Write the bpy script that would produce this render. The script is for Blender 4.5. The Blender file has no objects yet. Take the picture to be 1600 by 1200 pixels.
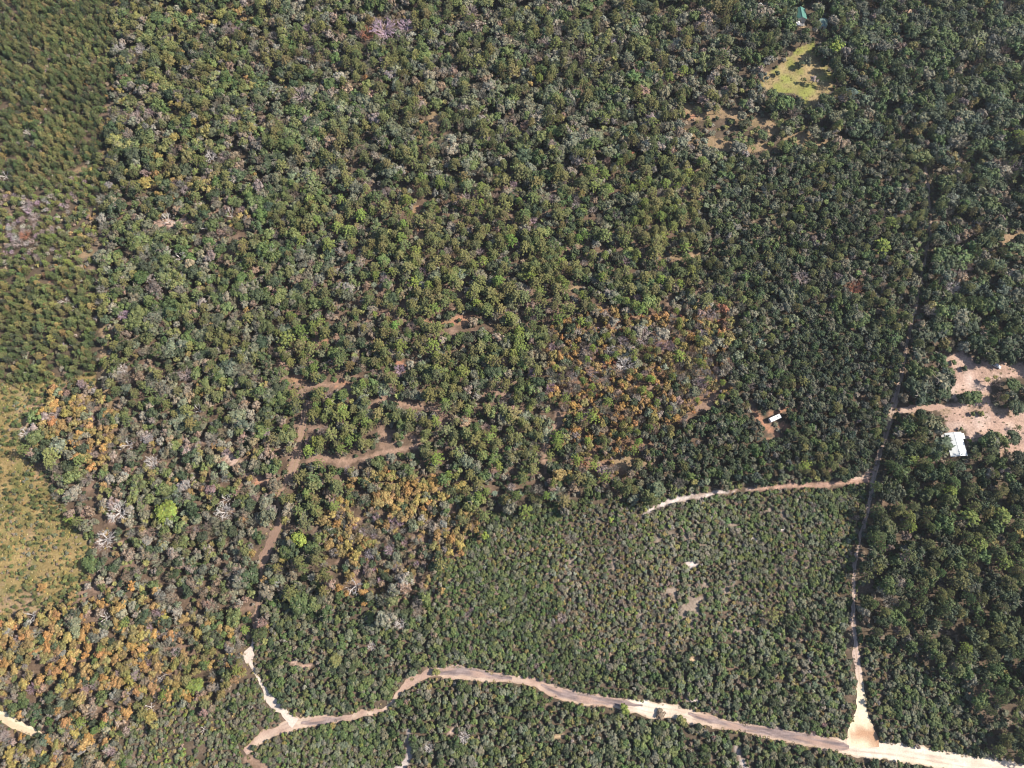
import bpy, math, random
import numpy as np
from mathutils import Vector

# ------------------------------------------------------------------ camera, sky, sun, exposure
SC = bpy.context.scene
CAM_H, PITCH, FPX = 400.0, math.radians(18.0), 1111.0      # metres up, tilt off straight down, focal length in photo pixels
cam_data = bpy.data.cameras.new('camera')
cam_data.sensor_width = 36.0
cam_data.lens = 36.0 * FPX / 1600.0
cam_data.clip_start, cam_data.clip_end = 1.0, 20000.0
cam = bpy.data.objects.new('camera', cam_data)
SC.collection.objects.link(cam)
cam.location = (0, 0, CAM_H)
cam.rotation_euler = (PITCH, 0, 0)
SC.camera = cam

SUN_EL, SUN_AZ = math.radians(41), math.radians(4)          # azimuth measured from +X (photo right) towards +Y (photo top)
world = bpy.data.worlds.new('World'); SC.world = world
world.use_nodes = True
wn = world.node_tree; wn.nodes.clear()
sky = wn.nodes.new('ShaderNodeTexSky'); sky.sky_type = 'NISHITA'; sky.sun_disc = False
sky.sun_elevation = SUN_EL; sky.sun_rotation = math.pi/2 - SUN_AZ
bg = wn.nodes.new('ShaderNodeBackground'); bg.inputs[1].default_value = 0.105
wo = wn.nodes.new('ShaderNodeOutputWorld')
wn.links.new(sky.outputs[0], bg.inputs[0]); wn.links.new(bg.outputs[0], wo.inputs[0])
sun_data = bpy.data.lights.new('sun', 'SUN'); sun_data.energy = 5.0; sun_data.angle = math.radians(0.53)
sun_data.color = (1.0, 0.92, 0.79)
sun = bpy.data.objects.new('sun', sun_data); SC.collection.objects.link(sun)
sdir = Vector((math.cos(SUN_EL)*math.cos(SUN_AZ), math.cos(SUN_EL)*math.sin(SUN_AZ), math.sin(SUN_EL)))
sun.rotation_euler = sdir.to_track_quat('Z', 'Y').to_euler()
SC.view_settings.view_transform = 'Standard'
SC.view_settings.look = 'None'
SC.view_settings.gamma = 1.0
SC.view_settings.use_curve_mapping = False
SC.view_settings.exposure = 1.1
SC.cycles.filter_width = 1.1
SC.cycles.max_bounces = 5
SC.cycles.diffuse_bounces = 3
SC.cycles.transparent_max_bounces = 4

rng = np.random.default_rng(11)
random.seed(5)
ROOT = SC.collection

# ------------------------------------------------------------------ photo pixel <-> ground
CT, ST = math.cos(PITCH), math.sin(PITCH)
def ground(u, v, z=0.0):
    """points of the plane at height z that the photograph shows at pixel (u, v)"""
    u = np.asarray(u, float); v = np.asarray(v, float)
    dx = (u-800)/FPX; dy = -(v-600)/FPX
    s = (z-CAM_H)/(dy*ST-CT)
    return s*dx, s*(dy*CT+ST)
def pixel(x, y, z=0.0):
    x = np.asarray(x, float); y = np.asarray(y, float); h = np.asarray(z, float)-CAM_H
    yc = y*CT+h*ST; zc = -(-y*ST+h*CT)
    return 800+FPX*x/zc, 600-FPX*yc/zc
def inside(poly, u, v):
    p = np.asarray(poly, float); r = np.zeros(u.shape, bool)
    x0, y0 = p[:, 0], p[:, 1]; x1, y1 = np.roll(x0, -1), np.roll(y0, -1)
    for a, b, c, d in zip(x0, y0, x1, y1):
        if b == d: continue
        m = (b > v) != (d > v)
        r ^= m & (u < (c-a)*(v-b)/(d-b)+a)
    return r
def dist_line(pts, u, v):
    """distance in pixels to a polyline of (u, v, width) minus half of the local width: below 0 is on it"""
    best = np.full(u.shape, 1e9)
    for (a, b, w0), (c, d, w1) in zip(pts[:-1], pts[1:]):
        L = (c-a)**2+(d-b)**2
        t = np.clip(((u-a)*(c-a)+(v-b)*(d-b))/L, 0, 1)
        best = np.minimum(best, np.hypot(u-a-t*(c-a), v-b-t*(d-b))-(w0+(w1-w0)*t)/2)
    return best
_tab = np.random.default_rng(3).random((64, 64))
def vnoise(x, y, s, k=0):
    x = x/s+17.3*k; y = y/s+9.1*k
    i = np.floor(x).astype(int); j = np.floor(y).astype(int); fx = x-i; fy = y-j
    fx = fx*fx*(3-2*fx); fy = fy*fy*(3-2*fy)
    T = lambda a, b: _tab[a % 64, b % 64]
    return (T(i, j)*(1-fx)+T(i+1, j)*fx)*(1-fy)+(T(i, j+1)*(1-fx)+T(i+1, j+1)*fx)*fy

# ------------------------------------------------------------------ materials
def new_mat(name):
    m = bpy.data.materials.new(name); m.use_nodes = True
    nt = m.node_tree; b = nt.nodes['Principled BSDF']
    b.inputs['Roughness'].default_value = 0.9
    b.inputs['Specular IOR Level'].default_value = 0.15
    return m, nt, b
def node(nt, kind, **kw):
    n = nt.nodes.new(kind)
    for k, v in kw.items(): setattr(n, k, v)
    return n
def foliage_mat():
    m, nt, b = new_mat('foliage')
    a = node(nt, 'ShaderNodeAttribute', attribute_type='INSTANCER', attribute_name='tint')
    g = node(nt, 'ShaderNodeAttribute', attribute_type='GEOMETRY', attribute_name='leafshade')
    mx = node(nt, 'ShaderNodeVectorMath', operation='MULTIPLY')
    nt.links.new(a.outputs['Color'], mx.inputs[0]); nt.links.new(g.outputs['Color'], mx.inputs[1])
    nt.links.new(mx.outputs[0], b.inputs['Base Color'])
    b.inputs['Roughness'].default_value = 0.75
    b.inputs['Specular IOR Level'].default_value = 0.2
    return m
def noisy_mat(name, c0, c1, scale, rough=0.9, detail=4):
    m, nt, b = new_mat(name)
    tc = node(nt, 'ShaderNodeTexCoord')
    n = node(nt, 'ShaderNodeTexNoise'); n.inputs['Scale'].default_value = scale; n.inputs['Detail'].default_value = detail
    r = node(nt, 'ShaderNodeValToRGB')
    r.color_ramp.elements[0].position = .32; r.color_ramp.elements[1].position = .68
    r.color_ramp.elements[0].color = (*c0, 1); r.color_ramp.elements[1].color = (*c1, 1)
    nt.links.new(tc.outputs['Object'], n.inputs['Vector']); nt.links.new(n.outputs[0], r.inputs[0])
    nt.links.new(r.outputs[0], b.inputs['Base Color'])
    b.inputs['Roughness'].default_value = rough
    return m
M_FOL = foliage_mat()
M_BARK = noisy_mat('grey_bark', (.16, .13, .11), (.30, .26, .22), 3)
M_TRUNK = noisy_mat('brown_bark', (.07, .05, .04), (.16, .12, .09), 3)
def painted_mat(name, attr, lo, hi, s1, s2):
    """colours stored on the mesh (the soil's own), broken up by two noises"""
    m, nt, b = new_mat(name)
    a = node(nt, 'ShaderNodeAttribute', attribute_type='GEOMETRY', attribute_name=attr)
    tc = node(nt, 'ShaderNodeTexCoord')
    out = a.outputs['Color']
    for s, d in ((s1, 5), (s2, 3)):
        n = node(nt, 'ShaderNodeTexNoise'); n.inputs['Scale'].default_value = s; n.inputs['Detail'].default_value = d
        n.inputs['Roughness'].default_value = .65
        mr = node(nt, 'ShaderNodeMapRange'); mr.inputs[1].default_value = .3; mr.inputs[2].default_value = .7
        mr.inputs[3].default_value = lo; mr.inputs[4].default_value = hi
        v = node(nt, 'ShaderNodeVectorMath', operation='SCALE')
        nt.links.new(tc.outputs['Object'], n.inputs['Vector']); nt.links.new(n.outputs[0], mr.inputs[0])
        nt.links.new(out, v.inputs[0]); nt.links.new(mr.outputs[0], v.inputs['Scale']); out = v.outputs[0]
    bp = node(nt, 'ShaderNodeBump'); bp.inputs['Strength'].default_value = .6; bp.inputs['Distance'].default_value = .25
    nt.links.new(n.outputs[0], bp.inputs['Height']); nt.links.new(bp.outputs[0], b.inputs['Normal'])
    nt.links.new(out, b.inputs['Base Color'])
    b.inputs['Roughness'].default_value = 1.0; b.inputs['Specular IOR Level'].default_value = 0.05
    return m
M_SOIL = painted_mat('soil', 'soil', .72, 1.28, .12, .9)
M_ROAD = painted_mat('road_surface', 'soil', .86, 1.12, .15, 1.3)

# ------------------------------------------------------------------ roads and open patches, in photo pixels
MAIN = [(383,1176,12),(410,1152,13),(440,1138,15),(462,1130,20),(520,1124,12),(560,1118,10),(600,1108,9),(612,1096,7),(626,1078,11),(655,1060,13),
        (676,1050,16),(715,1051,21),(760,1057,17),(800,1062,12),(830,1066,13),(860,1078,17),(900,1090,19),(950,1097,17),(990,1103,20),(1020,1110,27),
        (1050,1112,22),(1085,1120,21),(1120,1128,16),(1160,1137,14),(1200,1144,19),(1250,1154,20),(1300,1163,20),(1340,1170,26),(1400,1176,26),
        (1460,1186,26),(1540,1200,30),(1700,1226,34),(1900,1260,34)]
EAST = [(1350,1168,50),(1347,1148,46),(1346,1125,26),(1345,1100,15),(1344,1075,11),(1341,1045,10),(1337,1015,9),(1334,980,8),(1333,940,7),(1334,895,6),
        (1339,865,5),(1347,830,5),(1356,795,5),(1365,752,7),(1376,705,7),(1388,665,8),(1399,625,8),(1410,575,7),(1422,515,5),(1436,450,5),
        (1449,385,4),(1455,345,4),(1450,295,4),(1446,245,3)]
WEST = [(462,1130,16),(449,1119,11),(438,1106,9),(421,1094,17),(415,1080,8),(403,1060,2.5),(394,1042,5),(389,1024,13),(395,1003,6),(401,960,9),(406,925,8),
        (408,895,8),(414,870,13),(422,850,17),(434,825,12),(437,800,4),(434,775,4),(446,755,9),(456,738,13),(464,712,14),(469,690,8),(474,660,10),(478,636,6),(470,606,5),(458,600,5)]
SOUTHWEST = [(-160,1075,16),(-40,1100,15),(0,1118,15),(25,1132,15),(58,1145,11),(66,1150,6)]
DRIVE = [(1394,642,10),(1420,640,8),(1445,636,9),(1470,635,8),(1482,634,4)]
TRACKS = [[(1002,806,4),(1025,792,5),(1045,783,8),(1075,778,8),(1105,772,7),(1135,768,4),(1168,766,5),(1205,762,6),(1240,759,8),(1290,758,9),(1325,754,6),(1362,748,9)],
          [(640,1140,4),(636,1160,9),(640,1180,9),(632,1196,8),(600,1215,8)], [(1150,1168,6),(1160,1190,9),(1168,1210,9)],
          [(596,622,5),(612,626,9),(645,634,9),(675,638,9),(695,650,7),(702,656,5)], [(455,603,8),(480,604,6),(520,600,6),(548,606,6)],
          [(480,722,5),(500,716,9),(528,718,12),(545,722,7),(570,716,6),(590,708,8),(620,703,8),(650,698,8)],[(592,672,10),(605,680,14),(600,700,8)],[(640,680,6),(655,690,8)],
          [(1176,640,6),(1190,655,8),(1200,668,10),(1214,680,7)], [(1205,645,6),(1225,641,6),(1246,637,5)],[(1220,664,7),(1235,668,6)],
          [(868,640,8),(876,655,9),(862,680,8),(850,700,8),(852,740,7)], [(1118,618,10),(1105,632,14),(1090,640,10)],
          [(403,745,8),(415,755,7),(428,768,8)],[(385,1185,10),(400,1192,14),(415,1200,12)]]
PATCHES = [ # (colour key, polygon)
 ('red', [(646,494),(662,492),(668,499),(690,499),(742,494),(750,500),(742,505),(712,507),(690,509),(664,502)]),
 ('pink',[(1468,562),(1487,550),(1502,547),(1516,557),(1524,568),(1533,566),(1560,566),(1610,566),(1700,560),(1700,600),(1600,608),(1610,590),(1575,592),(1550,594),(1545,608),(1545,625),(1560,638),(1600,633),(1700,640),(1700,720),(1608,716),(1560,712),(1555,702),(1570,694),(1540,684),(1520,696),(1508,700),(1508,672),(1482,676),(1475,655),(1466,641),(1470,632),(1500,630),(1482,615),(1478,606),(1490,590),(1486,572)]),
 ('lawn',[(1196,112),(1212,106),(1222,96),(1240,84),(1248,74),(1262,68),(1268,62),(1276,70),(1268,80),(1282,96),(1296,112),(1304,118),(1304,134),(1294,146),(1282,152),(1276,170),(1262,170),(1252,152),(1226,144),(1200,144),(1188,128)]),
 ('dry', [(1062,164),(1090,162),(1120,167),(1160,177),(1200,186),(1240,200),(1268,208),(1300,219),(1292,230),(1250,232),(1228,222),(1200,204),(1160,192),(1120,184),(1092,188),(1064,186)]), ('dry', [(1060,214),(1084,208),(1110,214),(1150,220),(1190,222),(1212,230),(1200,240),(1150,238),(1100,232),(1066,224)]), ('red', [(1068,178),(1084,176),(1088,186),(1072,188)]), ('dry', [(1196,196),(1212,200),(1210,216),(1196,212)]),
 ('dry', [(664,172),(686,176),(684,200),(676,232),(666,226),(668,200)]),
 ('dry', [(1008,392),(1050,398),(1100,394),(1112,400),(1090,408),(1040,406)]), ('dry',[(1140,374),(1156,364),(1168,366),(1158,378)]),
 ('dry', [(900,376),(922,376),(932,384),(912,386)]), ('dry', [(884,452),(905,440),(912,448),(896,462)]),
 ('dry', [(1564,366),(1640,356),(1640,400),(1584,394),(1566,384)]), ('red',[(630,328),(650,320),(664,326),(648,336)]), ('red',[(644,354),(660,350),(656,360),(642,362)]),
 ('red', [(455,384),(470,390),(462,402),(452,398)]), ('red', [(502,530),(516,528),(512,540),(500,540)]), ('red', [(450,588),(470,582),(478,596),(462,606),(448,600)]),
 ('red', [(516,594),(540,592),(545,604),(524,606)]), ('red', [(615,560),(632,566),(634,584),(618,576)]), ('dry', [(955,716),(985,710),(1010,720),(1000,734),(965,736)]),
 ('red', [(395,752),(412,748),(418,756),(398,762)]), ('pink', [(1325,752),(1345,740),(1366,732),(1370,748),(1340,756)]),
 ('white', [(1072,876),(1086,874),(1090,884),(1078,890),(1070,884)]), ('white', [(1156,852),(1172,842),(1190,838),(1184,848),(1164,856)]),
 ('white',[(1210,832),(1226,822),(1234,824),(1222,832)]), ('sand', [(1078,1028),(1092,1026),(1092,1036),(1080,1036)]), ('sand',[(868,1146),(882,1148),(880,1156),(866,1154)]),
 ('white',[(1076,1086),(1090,1080),(1092,1100),(1086,1112),(1078,1100)]), ('pink', [(455,1032),(476,1034),(496,1038),(480,1044),(456,1042)]),
 ('pink',[(700,1142),(712,1140),(712,1148),(700,1148)]), ('dry', [(118,262),(150,250),(154,256),(128,268),(122,284),(112,280)]), ('dry', [(150,286),(186,276),(184,284),(158,292)]),
 ('dry', [(120,398),(146,392),(152,400),(128,406)]), ('red', [(76,436),(84,434),(84,440),(77,440)]), ('red',[(1250,92),(1252,90),(1253,92)]),
 ('sand',[(1246,34),(1257,34),(1258,42),(1248,42)]), ('pink',[(1312,12),(1326,8),(1328,16),(1316,18)]), ('pink',[(1352,12),(1378,8),(1380,14),(1354,17)]), ('pink',[(1414,16),(1432,10),(1438,14),(1424,20)]),
 ('sand',[(1160,600),(1168,596),(1170,604),(1162,606)]), ('red',[(1238,602),(1256,600),(1254,606),(1240,606)]), ('dry',[(160,600),(175,600),(178,640),(160,640)]), ('dry',[(157,500),(166,500),(168,590),(157,590)]),
 ('pink',[(236,346),(262,340),(290,344),(300,350),(262,354),(240,354)]), ('red',[(1196,684),(1206,688),(1204,694),(1196,692)]),
 ('pink',[(288,690),(302,692),(312,706),(300,706)]), ('pink',[(345,712),(372,716),(392,736),(396,748),(380,738),(355,722)]),
]
SOIL_TONE = .82     # how light this sandy soil is
COL = dict(red=(.33,.175,.115), pink=(.36,.245,.195), lawn=(.20,.205,.062), dry=(.25,.175,.11), white=(.50,.43,.40), sand=(.45,.33,.21), litter=(.095,.072,.052), grass=(.24,.175,.080), cream=(.60,.50,.36), path=(.27,.18,.135), grey=(.19,.145,.14), brown=(.18,.125,.095))
GRASS = [(-400,596),(0,596),(75,590),(150,585),(154,600),(80,606),(48,650),(38,690),(58,730),(98,790),(135,842),(144,884),(112,930),(60,952),(0,965),(-400,980)]

def openness(u, v):
    """>0 inside a clearing or road, as pixels; the vegetation keeps off"""
    d = np.full(u.shape, 1e9)
    for L, slack in ((MAIN, 0), (EAST, None), (WEST, .2), (SOUTHWEST, 0), (DRIVE, 0), *((T, .9) for T in TRACKS)):
        q = dist_line(L, u, v)
        if slack is None: slack = np.clip((900-v)/60, 0, 1)*2.0
        d = np.minimum(d, q+slack)
    return d
def in_patch(u, v):
    m = np.zeros(u.shape, bool)
    X, Y = ground(u, v)
    loose = vnoise(X, Y, 4.5, 77) > .60          # dry patches are partly grown over
    for k, p in PATCHES:
        q = inside(p, u, v)
        m |= q & ~loose if k in ('dry', 'red', 'white') else q
    return m

# ------------------------------------------------------------------ ground sheet
def grid_mesh(name, X, Y, Z, colors, mat, kind='structure'):
    ny, nx = X.shape
    co = np.stack([X, Y, Z], -1).reshape(-1, 3)
    me = bpy.data.meshes.new(name)
    i = (np.arange(ny-1)[:, None]*nx+np.arange(nx-1)[None]).ravel()
    f = np.stack([i, i+1, i+nx+1, i+nx], -1)
    me.vertices.add(len(co)); me.vertices.foreach_set('co', co.ravel().astype(np.float32))
    me.loops.add(f.size); me.loops.foreach_set('vertex_index', f.ravel().astype(np.int32))
    me.polygons.add(len(f)); me.polygons.foreach_set('loop_start', np.arange(0, f.size, 4, dtype=np.int32))
    me.update(calc_edges=True)
    at = me.attributes.new('soil', 'FLOAT_COLOR', 'POINT')
    c = np.ones((len(co), 4), np.float32); c[:, :3] = colors.reshape(-1, 3)*SOIL_TONE
    at.data.foreach_set('color', c.ravel())
    me.materials.append(mat)
    o = bpy.data.objects.new(name, me); ROOT.objects.link(o)
    o['kind'] = kind
    return o
def mix(a, b, t): return a*(1-t[..., None])+b*t[..., None]
xs = np.concatenate([[-6000,-2500,-1200,-700], np.arange(-480, 481, 1.6), [700,1200,2500,6000]])
ys = np.concatenate([[-6000,-2500,-1200,-500,-220], np.arange(-150, 520, 1.6), [620,900,1600,3000,6000]])
GX, GY = np.meshgrid(xs, ys)
GXc = np.clip(GX, -700, 700); GYc = np.clip(GY, -220, 620)
gu, gv = pixel(GXc, GYc, 0)
nu = (vnoise(GX, GY, 5, 1)-.5)*9+(vnoise(GX, GY, 2.2, 2)-.5)*5; nv = (vnoise(GX, GY, 5, 3)-.5)*8+(vnoise(GX, GY, 2.2, 4)-.5)*5
soil = np.zeros((*GX.shape, 3)); soil[:] = COL['litter']
n1 = vnoise(GX, GY, 18, 5); n2 = vnoise(GX, GY, 6, 6); n3 = vnoise(GX, GY, 3, 7)
warm = np.zeros(GX.shape)
for wp in ([(170,300),(1100,240),(1140,640),(1000,760),(420,800),(170,800)], [(60,590),(160,590),(180,800),(420,850),(380,1000),(240,1120),(0,1180),(-300,1180),(-300,980),(80,950)], [(500,740),(740,740),(720,940),(520,940)]):
    warm = np.maximum(warm, inside(wp, gu+nu*4, gv+nv*4)*1.0)
soil = mix(soil, np.array((.125,.086,.062)), warm*.8)
hol = inside([(850,540),(880,500),(940,480),(1030,490),(1110,470),(1140,500),(1150,560),(1120,620),(1080,650),(1010,700),(1000,745),(880,745),(880,640),(850,600)], gu+nu*2, gv+nv*2)*1.0
soil = mix(soil, np.array((.22,.13,.085)), hol*np.clip(.45+n2*.6, 0, 1))
soil = mix(soil, np.array(COL['brown']), np.clip((n1*n2-.32)*3, 0, .7))
soil = mix(soil, np.array((.25,.165,.125)), np.clip((n2*.6+n3*.4-.62)*6, 0, .9)*warm)
gm = inside(GRASS, gu+nu, gv+nv)
gcol = mix(np.broadcast_to(np.array(COL['grass']), soil.shape), np.array((.14,.13,.05)), np.clip((n2-.45)*2.5, 0, 1))
gcol = mix(gcol, np.array((.29,.20,.135)), np.clip((n1*.6+n3*.4-.55)*4, 0, .8))
soil[gm] = gcol[gm]
sp_ = inside([(880,800),(1290,765),(1310,900),(1200,1010),(1010,1050),(900,1010)], gu, gv)*1.0
soil = mix(soil, np.array((.26,.205,.165)), sp_*np.clip((.30-(vnoise(GX, GY, 13, 99)*.5+vnoise(GX, GY, 4, 100)*.5))*7, 0, .85))
for key, poly in PATCHES:
    m = inside(poly, gu+nu*.6, gv+nv*.6)
    c = np.broadcast_to(np.array(COL[key]), soil.shape)
    if key == 'lawn': c = mix(c, np.array((.28,.205,.115)), np.clip((n2*.7+n1*.3-.42)*3, 0, .9))
    elif key == 'pink': c = mix(mix(c, np.array((.44,.33,.28)), np.clip((n2-.5)*2.4, 0, 1)), np.array((.27,.20,.12)), np.clip((n1*.5+n3*.5-.52)*3, 0, .75))
    elif key in ('red','dry'): c = mix(c, np.array((.20,.15,.085)), np.clip((n3-.45)*2, 0, .8))
    soil[m] = c[m]
for k, L in enumerate(TRACKS):
    m = dist_line(L, gu+nu*.4, gv+nv*.4) < 0
    c = np.broadcast_to(np.array((.52,.45,.42) if k == 0 else (.37,.32,.30) if k in (0,1,2) else COL['red'] if k in (8,9,10) else COL['path']), soil.shape)
    if k == 0: c = mix(c, np.array((.36,.23,.18)), np.clip((gu-1130)/60, 0, 1))
    c = mix(c, np.array((.20,.13,.09)), np.clip((n3-.5)*1.8, 0, .7))
    soil[m] = c[m]
grd = grid_mesh('ground', GX, GY, np.zeros_like(GX), soil, M_SOIL)

# ------------------------------------------------------------------ roads: sheets just above the ground with ragged sandy edges
def smooth_path(L, step=1.5):
    P = np.array([[*ground(a, b), w] for a, b, w in L])
    W = []
    for a, b, w in L:
        x0, y0 = ground(a-w/2, b); x1, y1 = ground(a+w/2, b); W.append(float(np.hypot(x1-x0, y1-y0)))
    P[:, 2] = W
    out = []
    Q = np.vstack([2*P[0]-P[1], P, 2*P[-1]-P[-2]])
    for i in range(1, len(Q)-2):
        n = max(2, int(np.hypot(*(Q[i+1]-Q[i])[:2])/step))
        for t in np.linspace(0, 1, n, endpoint=False):
            out.append(.5*((2*Q[i])+(Q[i+1]-Q[i-1])*t+(2*Q[i-1]-5*Q[i]+4*Q[i+1]-Q[i+2])*t*t+(3*Q[i]-Q[i-1]-3*Q[i+1]+Q[i+2])*t**3))
    out.append(Q[-2])
    return np.array(out)
def road(name, L, z, colfun, shrink=1.0, ragged=.9, nacross=15):
    P = smooth_path(L)
    T = np.gradient(P[:, :2], axis=0); T /= np.linalg.norm(T, axis=1)[:, None]+1e-9
    N = np.stack([-T[:, 1], T[:, 0]], -1)
    s = np.concatenate([[0], np.cumsum(np.hypot(*np.diff(P[:, :2], axis=0).T))])
    W = np.maximum(P[:, 2], 1.2)*shrink/2
    wl = W+(vnoise(s, s*0, 3.2, 11)-.5)*2.6*ragged+(vnoise(s, s*0, 1.3, 12)-.5)*1.2*ragged
    wr = W+(vnoise(s, s*0, 3.6, 13)-.5)*2.6*ragged+(vnoise(s, s*0, 1.4, 14)-.5)*1.2*ragged
    wl = np.maximum(wl, .4); wr = np.maximum(wr, .4)
    a = np.linspace(-1, 1, nacross)
    off = np.where(a[None] < 0, a[None]*wr[:, None], a[None]*wl[:, None])
    X = P[:, :1]+N[:, :1]*off; Y = P[:, 1:2]+N[:, 1:2]*off
    U, V = pixel(X, Y)
    c = colfun(U, V, np.abs(np.broadcast_to(a, off.shape)), off, np.broadcast_to(s[:, None], off.shape), X, Y)
    return grid_mesh(name, X, Y, np.full_like(X, z), c, M_ROAD)
A = np.array
def c_sand(U, V, a, off, s, X, Y):
    c = np.broadcast_to(A(COL['pink']), (*U.shape, 3)).copy()
    pale = np.clip((U-1290)/60, 0, 1)+np.exp(-((U-1025)/55)**2)*1.1+np.exp(-((U-460)/30)**2)*.3+.22
    n = vnoise(X, Y, 4, 21)
    c = mix(c, A((.60,.49,.39)), np.clip(pale*.8+(n-.5)*.7, 0, 1))
    c = mix(c, A((.68,.62,.53)), np.clip(pale-.75+(vnoise(X, Y, 7, 22)-.5), 0, 1))
    c = mix(c, A((.32,.22,.14)), np.clip((a-.72)*2.5, 0, .6))
    # wheel ruts along the road
    c = mix(c, A((.27,.20,.165)), np.clip(.5-np.abs(np.abs(off)-1.1)/1.0+(vnoise(X, Y, 2.5, 28)-.5)*.8, 0, 1)*.8)
    return c
def c_east(U, V, a, off, s, X, Y):
    t = np.clip((V-1040)/60, 0, 1)
    c = mix(np.broadcast_to(A((.42,.31,.26)), (*U.shape, 3)), A((.64,.54,.39)), t)
    c = mix(c, A((.27,.19,.14)), np.clip((760-V)/100, 0, .6))
    red = np.exp(-((U-1348)/20)**2-((V-1147)/11)**2)+np.clip((U-1352)/20, 0, 1)*np.clip((V-1120)/25, 0, 1)*.8
    c = mix(c, A((.36,.20,.12)), np.clip(red*1.1+(vnoise(X, Y, 1.6, 23)-.5)*.5*np.clip(red*3, 0, 1), 0, .9))
    rut = np.clip(.5-np.abs(np.abs(off)-.8)/.7, 0, 1)*np.clip((1090-V)/30, 0, 1)
    c = mix(c, A((.50,.41,.36)), rut)
    mid = np.clip(.6-np.abs(off)/.6, 0, 1)*np.clip((1090-V)/30, 0, 1)
    return mix(c, A((.26,.20,.14)), mid*.8)
def c_west(U, V, a, off, s, X, Y):
    t = np.clip((V-975)/35, 0, 1)
    c = mix(np.broadcast_to(A(COL['path']), (*U.shape, 3)), A((.54,.45,.39)), t)
    c = mix(c, A((.20,.13,.10)), np.clip(1-np.abs(V-848)/40, 0, 1)*.9)
    return mix(c, A((.22,.18,.08)), np.clip(.55-np.abs(off)/.8, 0, 1)*np.clip((800-V)/30, 0, 1)*.8)
def c_sw(U, V, a, off, s, X, Y):
    c = np.broadcast_to(A((.56,.43,.30)), (*U.shape, 3))
    c = mix(c, A((.64,.54,.39)), np.clip((off+.5)/1.5, 0, 1))
    return mix(c, A((.38,.27,.18)), np.clip(.5-np.abs(off-.2)/.8, 0, 1)*.6)
def c_drive(U, V, a, off, s, X, Y): return mix(np.broadcast_to(A(COL['pink']), (*U.shape, 3)), A((.44,.33,.28)), np.clip((vnoise(X, Y, 6, 6)-.5)*2.4, 0, 1))
road('dirt_road', MAIN, .03, c_sand, 1.0)
road('sand_track', EAST, .05, c_east, 1.0, .7)
road('forest_track', WEST, .07, c_west, 1.0)
road('sand_road', SOUTHWEST, .03, c_sw, 1.0, .5)
road('driveway', DRIVE, .02, c_drive, 1.0)
def c_pave(U, V, a, off, s, X, Y):
    n = vnoise(s*.35, off*2.2, 1.0, 25)
    c = mix(np.broadcast_to(A(COL['grey']), (*U.shape, 3)), A((.31,.24,.225)), np.clip((n-.35)*1.6, 0, 1))
    c = mix(c, A((.12,.095,.10)), np.clip((vnoise(s*.2, off*1.4, 1.0, 26)-.62)*3, 0, .7))
    c = mix(c, A(COL['pink']), np.clip((vnoise(s*.12, off*.9, 1.0, 27)-.5)*3, 0, .8))          # sand blown over it
    end = np.minimum(s, s.max()-s)
    return mix(c, A((.40,.30,.245)), np.clip((a-.62)*2.4+(vnoise(X, Y, 1.2, 29)-.5)*.8*(a > .4), 0, 1)*.8+0*end)
for seg in ([(676,1051,3),(690,1049,10),(715,1047,14),(745,1051,12),(775,1057,8),(800,1060,4)], [(845,1070,3),(868,1079,10),(900,1088,14),(950,1095,12),(985,1100,7),(1004,1102,2)],
            [(1075,1115,4),(1100,1122,8),(1130,1129,8),(1165,1137,10),(1200,1142,15),(1250,1152,16),(1300,1162,16),(1318,1165,13),(1327,1167,6)], [(470,1130,4),(490,1128,9),(520,1124,8),(550,1118,3)]):
    road('pavement', seg, .10, c_pave, 1.0, .5)

# ------------------------------------------------------------------ plant prototypes
def mesh_from(name, quads, tris, cols_q, cols_t, mats, mq=0, mt=0, extra=None):
    """quads (n,4,3), tris (m,3,3) with one shade per face"""
    nq, nt_ = len(quads), len(tris)
    co = np.concatenate([np.asarray(quads, float).reshape(-1, 3), np.asarray(tris, float).reshape(-1, 3)])
    me = bpy.data.meshes.new(name)
    me.vertices.add(len(co)); me.vertices.foreach_set('co', co.ravel().astype(np.float32))
    me.loops.add(len(co)); me.loops.foreach_set('vertex_index', np.arange(len(co), dtype=np.int32))
    ls = np.concatenate([np.arange(nq)*4, nq*4+np.arange(nt_)*3]).astype(np.int32)
    me.polygons.add(nq+nt_); me.polygons.foreach_set('loop_start', ls)
    me.update(calc_edges=True)
    c = np.ones((len(co), 4), np.float32)
    c[:nq*4, :3] = np.repeat(np.asarray(cols_q).reshape(-1, 3), 4, 0) if nq else 1
    if nt_: c[nq*4:, :3] = np.repeat(np.asarray(cols_t).reshape(-1, 3), 3, 0)
    at = me.attributes.new('leafshade', 'FLOAT_COLOR', 'POINT'); at.data.foreach_set('color', c.ravel())
    for m in mats: me.materials.append(m)
    mi = np.concatenate([np.broadcast_to(mq, nq), np.broadcast_to(mt, nt_)]).astype(np.int32)
    me.polygons.foreach_set('material_index', mi)
    return me
def unit(v): return v/(np.linalg.norm(v, axis=-1, keepdims=True)+1e-9)
OCT = A([[1,0,0],[0,1,0],[-1,0,0],[0,-1,0],[0,0,1],[0,0,-1]], float)
OCT_F = [(0,1,4),(1,2,4),(2,3,4),(3,0,4),(1,0,5),(2,1,5),(3,2,5),(0,3,5)]
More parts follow.
